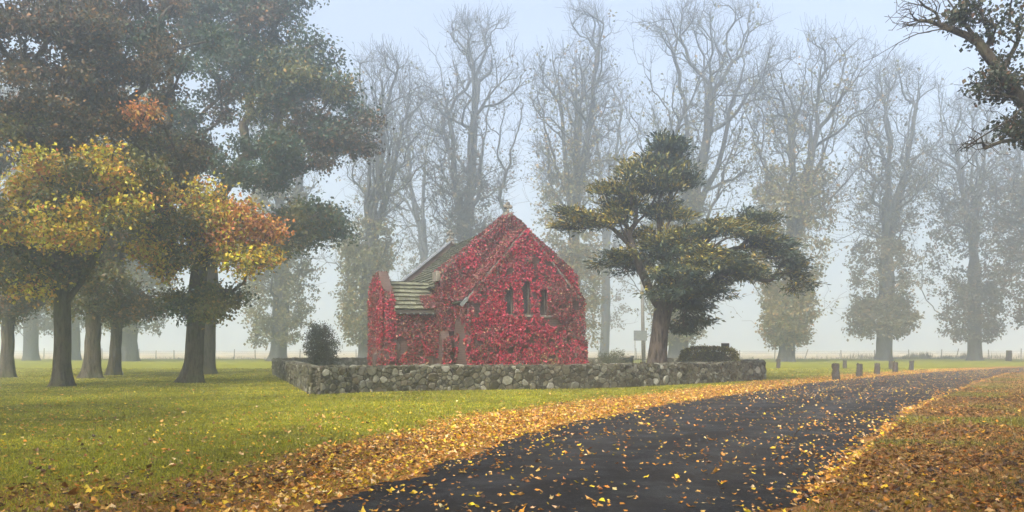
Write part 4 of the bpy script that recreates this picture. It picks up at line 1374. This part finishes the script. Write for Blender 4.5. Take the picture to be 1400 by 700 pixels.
DK = [(4, (.035, .045, .025)), (3, (.05, .06, .03)), (1, (.08, .085, .04))]
b = on_ground(440, 40)
shrub('shrub', 'rounded dark green shrub in the left corner of the walled yard', 'shrub', b,
      [(150, b + (0, 0, 1.55), (.85, .8, .85)), (60, b + (-.1, 0, 2.3), (.6, .5, .5)), (60, b + (0, 0, .8), (.6, .6, .6))], DK, 401, 34, .1, .12)
b = on_ground(838, 47)
shrub('shrub', 'low spreading grey-green shrub between the chapel and the gate', 'shrub', b,
      [(50, b + (0, 0, .7), (.75, .5, .5)), (14, b + (.2, 0, 1.2), (.45, .3, .25)), (14, b + (-.45, 0, 1.05), (.3, .3, .2)), (20, b + (.8, .1, .5), (.5, .4, .35))], [(3, (.09, .1, .045)), (2, (.14, .14, .06)), (1, (.05, .06, .03))], 402, 26, .1, .12)

def hedge():
    rng = np.random.default_rng(411)
    base = on_ground(969, 39.0)
    root = empty('hedge', base, R(12), 'clipped round-ended dark hedge with yellowing right end behind the front wall', 'hedge')
    n = 16000
    # rounded box
    d = rand_dirs(n, rng)
    p = d / (np.abs(d) ** 4).sum(1, keepdims=True) ** .25
    P = p * np.array([1.4, .7, .85]) * rng.uniform(.88, 1.03, (n, 1)) * (.94 + .12 * fbm(p * (2, 1, 1), 1.5, 3)[:, None]) + (0, 0, .82)
    P = P[P[:, 2] > .02]
    col = pick([(4, (.032, .04, .018)), (3, (.045, .052, .02)), (1, (.075, .075, .022))], len(P), rng)
    gold = pick([(3, (.2, .17, .025)), (2, (.13, .12, .025))], len(P), rng)
    f = rng.uniform(0, 1, len(P)) < (.12 + .8 * sstep(.75, 1.2, P[:, 0]) * sstep(.9, 1.5, P[:, 2] + .2) + .25 * sstep(1.35, 1.6, P[:, 2]))
    col[f] = gold[f]
    leaf_mesh('foliage', P, .085, col, M['leaf'], root, rng, up=.4, aspect=.6)
    mb = MB()
    mb.ball((0, 0, .78), 1, (1.25, .56, .72), 3)
    mb.build('inner_twigs', M['wood_dark'], root, True)
hedge()

# ------------------------------------------------------------------ timber stumps (bollards)
ST = [(1143, 40.5, .82, .34, 'large dark squared timber stump nearest the end of the stone wall and the drive'),
      (1174.7, 45, .7, .31, 'second timber stump from the wall along the leaf-strewn edge of the drive'),
      (1199, 49, .66, .3, 'third timber stump along the drive in front of the ruffed elm trunk'),
      (1224, 53, .66, .32, 'fourth timber stump along the drive with another stump close behind it'),
      (1245.7, 58, .66, .3, 'last and smallest timber stump in the row along the drive'),
      (1218, 61, .62, .28, 'stump half hidden behind another at the far end of the row'),
      (1155, 64, .6, .28, 'lone faded stump back on the grass left of the ruffed elm'),
      (1064, 64, .72, .3, 'pale stump on the grass at the foot of the tan-sleeved elm past the wall'),
      (1379, 100, 1.3, .62, 'thick tall stump by the fence close to the right edge of the picture')]
for i, (u, Yb, h, w, lab) in enumerate(ST):
    rng = np.random.default_rng(500 + i)
    b = on_ground(u, Yb)
    k, m = 12, 7
    ang = np.arange(k) * 2 * np.pi / k
    sq = 1 / np.maximum(np.abs(np.cos(ang)), np.abs(np.sin(ang))) ** .6
    V, lean = [], rng.uniform(-.05, .05, 2)
    for j in range(m):
        z = -.1 + (h + .1) * j / (m - 1)
        rr = w / 2 * sq * (1 + .07 * rng.normal(size=k)) * (1.06 - .1 * j / m)
        zz = z + (rng.normal(size=k) * .03 if j == m - 1 else 0)
        V += list(np.column_stack([np.cos(ang) * rr + lean[0] * z, np.sin(ang) * rr + lean[1] * z, np.full(k, z) + (zz - z)]))
    V.append((lean[0] * h, lean[1] * h, h + .02))
    I = np.arange(m - 1)[:, None] * k + np.arange(k)[None]; J = np.arange(m - 1)[:, None] * k + (np.arange(k)[None] + 1) % k
    Fq = np.stack([I, J, J + k, I + k], -1).reshape(-1, 4)
    Ft = np.column_stack([(m - 1) * k + np.arange(k), (m - 1) * k + (np.arange(k) + 1) % k, np.full(k, m * k)])
    o = mesh_np('timber_stump', np.array(V), [Fq, Ft], M['stump'])
    o.location = b; o.rotation_euler = (0, 0, rng.uniform(0, 1.5))
    tag(o, lab, 'bollard', 'timber stumps along the drive')

# ------------------------------------------------------------------ paddock fence
rng = np.random.default_rng(600)
fn = empty('wire_fence', (0, FY, 0), 0, 'post and wire fence along the foggy paddock behind the elms', 'fence')
us = [-40, 12, 60, 88, 140, 190, 213, 238, 262, 291, 320, 349, 372, 410, 452, 487, 540, 600, 660, 720, 770, 818, 826, 870, 915, 960, 1011, 1059, 1100, 1150, 1196, 1242, 1287, 1307, 1352, 1396, 1440]
tops = []
for u in us:
    b = on_ground(u, FY)
    lean = {1100: .35, 1307: .25}.get(u, rng.uniform(-.06, .06)); h = rng.uniform(1.25, 1.6)
    tops.append((b[0], lean, h))
    MB().tube((b[0], 0, -.1), (b[0] + lean * h, 0, h), .07, .06, 6).build('post', M['pole'], fn)
for hz in (.45, .85, 1.15):
    mb = MB()
    for (x0, l0, h0), (x1, l1, h1) in zip(tops[:-1], tops[1:]):
        mb.tube((x0 + l0 * hz, -.07, hz), (x1 + l1 * hz, -.07, hz), .008, n=4)
    mb.build('wire', M['iron'], fn)
# tall dry weeds along the fence
n = 2600
cx_ = np.concatenate([rng.normal(on_ground(1265, FY)[0], 5.5, n // 2), rng.uniform(-80, 80, n - n // 2)])
P = np.column_stack([cx_, rng.uniform(FY - 2.5, FY - .3, n), np.zeros(n)])
D = unit(np.column_stack([rng.normal(0, .16, n), rng.normal(0, .16, n), np.ones(n)]))
N = unit(np.column_stack([rng.normal(0, .3, n), -np.ones(n), np.zeros(n)]))
cl = vnoise(P * (1, 0, 0), .7, 8)
L = rng.uniform(.3, 1.0, n) * (.3 + 1.1 * cl) * np.where(np.arange(n) < n // 2, 1, .5)
V, Fq = kite(P, D, N, L, np.full(n, .06))
tag(mesh_np('tall_weeds', V, [Fq], M['grass'], None, col=pick([(1, (.12, .1, .05)), (1, (.08, .07, .03))], n, rng)), 'ragged dry weeds growing along the paddock fence', 'weeds', kind='stuff')

# ------------------------------------------------------------------ grass blades and fallen leaves
rng = np.random.default_rng(700)
n = 620000
yy = 6.2 * np.exp(rng.uniform(0, 1, n) * math.log(64 / 6.2))
xx = rng.uniform(-.78, .78, n) * yy
ok = ~((xx > road_l(yy) - .1) & (xx < road_r(yy) + .15))
ok &= rng.uniform(0, 1, n) > np.clip(litter(xx, yy) * .75, 0, .8)
xx, yy = xx[ok], yy[ok]
n = len(xx)
P = np.column_stack([xx, yy, np.full(n, -.005)])
D = unit(np.column_stack([rng.normal(0, .55, n), rng.normal(0, .55, n), np.ones(n)]))
N = unit(np.column_stack([rng.normal(0, 1, n), rng.normal(0, 1, n), rng.uniform(0, .6, n)]))
Lg = rng.uniform(.025, .06, n) * (.7 + .6 * fbm(P, .8, 71)) * (1 + np.clip(yy - 12, 0, 40) * .006)
Wg = .0035 + .0011 * yy
S = unit(np.cross(D, N)) * Wg[:, None] * .5
V = np.stack([P - S, P + S, P + D * Lg[:, None]], 1).reshape(-1, 3)
tone = fbm(P, .35, 72)
col = pick([(4, (.2, .205, .005)), (3, (.27, .25, .006)), (2, (.36, .29, .01)), (2, (.09, .1, .005))], n, rng, .25) * (.45 + 1.1 * tone)[:, None] * np.where(fbm(P, .9, 73) > .6, .7, 1.0)[:, None]
col[xx > road_r(yy)] *= (.5, .42, .5)  # shade right of the drive is painted into the blade colour
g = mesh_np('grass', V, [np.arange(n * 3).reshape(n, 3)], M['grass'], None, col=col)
tag(g, 'short olive green lawn grass between the drive and the stone wall', 'grass', kind='stuff')

def fallen():
    rng = np.random.default_rng(800)
    X, Yy = [], []
    # sampled by ground area in bands of distance, thinner far away
    def band(y0, y1, dens):
        area_n = int((y1 ** 2 - y0 ** 2) * .78 * dens)
        y = np.sqrt(rng.uniform(y0 ** 2, y1 ** 2, area_n)); x = rng.uniform(-.78, .78, area_n) * y
        L = litter(x, y)
        onroad = (x > road_l(y)) & (x < road_r(y))
        edge = np.minimum(x - road_l(y), road_r(y) - x)
        pr = np.where(onroad, .046 + .3 * np.exp(-np.clip(edge, 0, 9) / .4) + .3 * sstep(20, 45, y) + .05 * (fbm(np.column_stack([x, y]), .7, 81) > .52), np.clip(L, 0, 1) ** 2.2)
        pr *= .55 + .9 * fbm(np.column_stack([x, y]), 1.6, 82)
        k = rng.uniform(0, 1, area_n) < pr
        X.append(x[k]); Yy.append(y[k])
    band(6.2, 12, 330); band(12, 20, 260); band(20, 32, 150); band(32, 62, 50)
    x, y = np.concatenate(X), np.concatenate(Yy)
    n = len(x)
    onroad = (x > road_l(y)) & (x < road_r(y))
    z = road_z(x, y) + np.where(onroad, .004, rng.uniform(.005, .05, n))
    P = np.column_stack([x, y, z])
    col = pick([(4, (.54, .3, .075)), (4, (.52, .22, .022)), (3.2, (.6, .4, .02)), (2.4, (.25, .1, .022)), (1.6, (.1, .045, .015)), (1.4, (.6, .4, .19))], n, rng, .25)
    br = (x > road_r(y) + .3) | ((y + 5 * rng.uniform(-1, 1, n) < 10.5) & (x < road_l(y) - 1))  # browner leaves, with shade of right verge and near-left corner painted into their colour
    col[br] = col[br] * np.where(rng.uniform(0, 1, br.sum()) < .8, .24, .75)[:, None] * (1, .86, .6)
    s = np.clip(.031 * np.exp(rng.normal(0, .38, n)), .011, .062) * np.where(onroad, .95, 1.0)
    k = 8
    ang = np.arange(k) * 2 * np.pi / k
    prof = np.array([1.15, .55, .95, .5, .75, .5, .95, .55])
    rot = rng.uniform(0, 2 * np.pi, n)
    N = unit(np.column_stack([rng.normal(0, .33, n), rng.normal(0, .33, n), np.ones(n)]))
    A = unit(np.cross(N, np.column_stack([np.cos(rot), np.sin(rot), 0 * rot]))); B = np.cross(N, A)
    rimr = s[:, None] * prof * rng.uniform(.8, 1.2, (n, k))
    curl = rng.uniform(-.1, .75, (n, 1)) * s[:, None] * np.abs(np.cos(ang + .4))[None] + rng.normal(0, .12, (n, k)) * s[:, None]
    rim = P[:, None] + A[:, None] * (np.cos(ang) * rimr)[..., None] + B[:, None] * (np.sin(ang) * rimr * .8)[..., None] + np.array([0, 0, 1.0]) * curl[..., None]
    rim[..., 2] = np.maximum(rim[..., 2], (road_z(x, y) + .003)[:, None])
    V = np.concatenate([P[:, None], rim], 1).reshape(-1, 3)
    b = np.arange(n)[:, None] * (k + 1)
    F3 = np.stack([np.repeat(b, k, 1), b + 1 + np.arange(k)[None], b + 1 + (np.arange(k)[None] + 1) % k], -1).reshape(-1, 3)
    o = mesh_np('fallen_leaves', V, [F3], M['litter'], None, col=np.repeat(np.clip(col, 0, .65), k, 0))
    tag(o, 'curled tan, orange and yellow leaves strewn over the drive and its verges', 'fallen leaves', kind='stuff')
    print('fallen', n)
fallen()

# ------------------------------------------------------------------ haze
hz = MB().box(-700, 700, -690, 700, -1.0, 58).build('haze', NT('haze_air').m)
t = NT('haze')
vol = t.n('ShaderNodeVolumePrincipled')
vol.inputs['Color'].default_value = (.86, .94, 1.0, 1)
vol.inputs["Density"].default_value = .0054
vol.inputs['Anisotropy'].default_value = .7
t.l(vol.outputs[0], t.out.inputs['Volume'])
hz.data.materials.clear(); hz.data.materials.append(t.m)
hz.display_type = 'WIRE'
tag(hz, 'even morning fog filling the park', 'fog', kind='stuff')

# ------------------------------------------------------------------ light
SUN_EL, SUN_AZ = R(46), R(208)         # azimuth from +Y towards +X: a veiled sun high behind the photographer's left shoulder
world = bpy.data.worlds.new('World'); sc.world = world
world.use_nodes = True
nt = world.node_tree
sky = nt.nodes.new('ShaderNodeTexSky')
sky.sky_type = 'NISHITA'; sky.sun_disc = False
sky.sun_elevation = SUN_EL; sky.sun_rotation = SUN_AZ
sky.air_density = .85; sky.dust_density = 5.5; sky.ozone_density = 1.0
bg = nt.nodes['Background']
hs = nt.nodes.new('ShaderNodeHueSaturation'); hs.inputs['Saturation'].default_value = .68   # a sky veiled by thin cloud
nt.links.new(sky.outputs[0], hs.inputs['Color']); nt.links.new(hs.outputs[0], bg.inputs['Color'])
bg.inputs['Strength'].default_value = .15
sun = bpy.data.lights.new('sun', 'SUN')
sun.energy = 2.2; sun.angle = R(10); sun.color = (1, .92, .78)
so = link(bpy.data.objects.new('sun', sun))
d = Vector((math.sin(SUN_AZ) * math.cos(SUN_EL), math.cos(SUN_AZ) * math.cos(SUN_EL), math.sin(SUN_EL)))
so.rotation_euler = (-d).to_track_quat('-Z', 'Y').to_euler()
so.location = (0, 0, 70)

cam = bpy.data.cameras.new('camera')
cam.sensor_width = 36; cam.lens = F / 1400 * 36
cam.shift_y = (V0 - 350) / 1400
cam.clip_end = 3000; cam.clip_start = .1
co = link(bpy.data.objects.new('camera', cam))
co.location = (0, 0, EYE); co.rotation_euler = (R(90), 0, 0)
sc.camera = co

sc.view_settings.view_transform = 'Standard'
sc.view_settings.look = 'None'
sc.view_settings.gamma = 1
sc.view_settings.use_curve_mapping = False
sc.view_settings.exposure = 1.45
sc.cycles.max_bounces = 6; sc.cycles.diffuse_bounces = 3; sc.cycles.glossy_bounces = 2
sc.cycles.transmission_bounces = 3; sc.cycles.volume_bounces = 4; sc.cycles.transparent_max_bounces = 4
sc.cycles.use_denoising = True
sc.cycles.use_adaptive_sampling = True
sc.cycles.caustics_reflective = False; sc.cycles.caustics_refractive = False
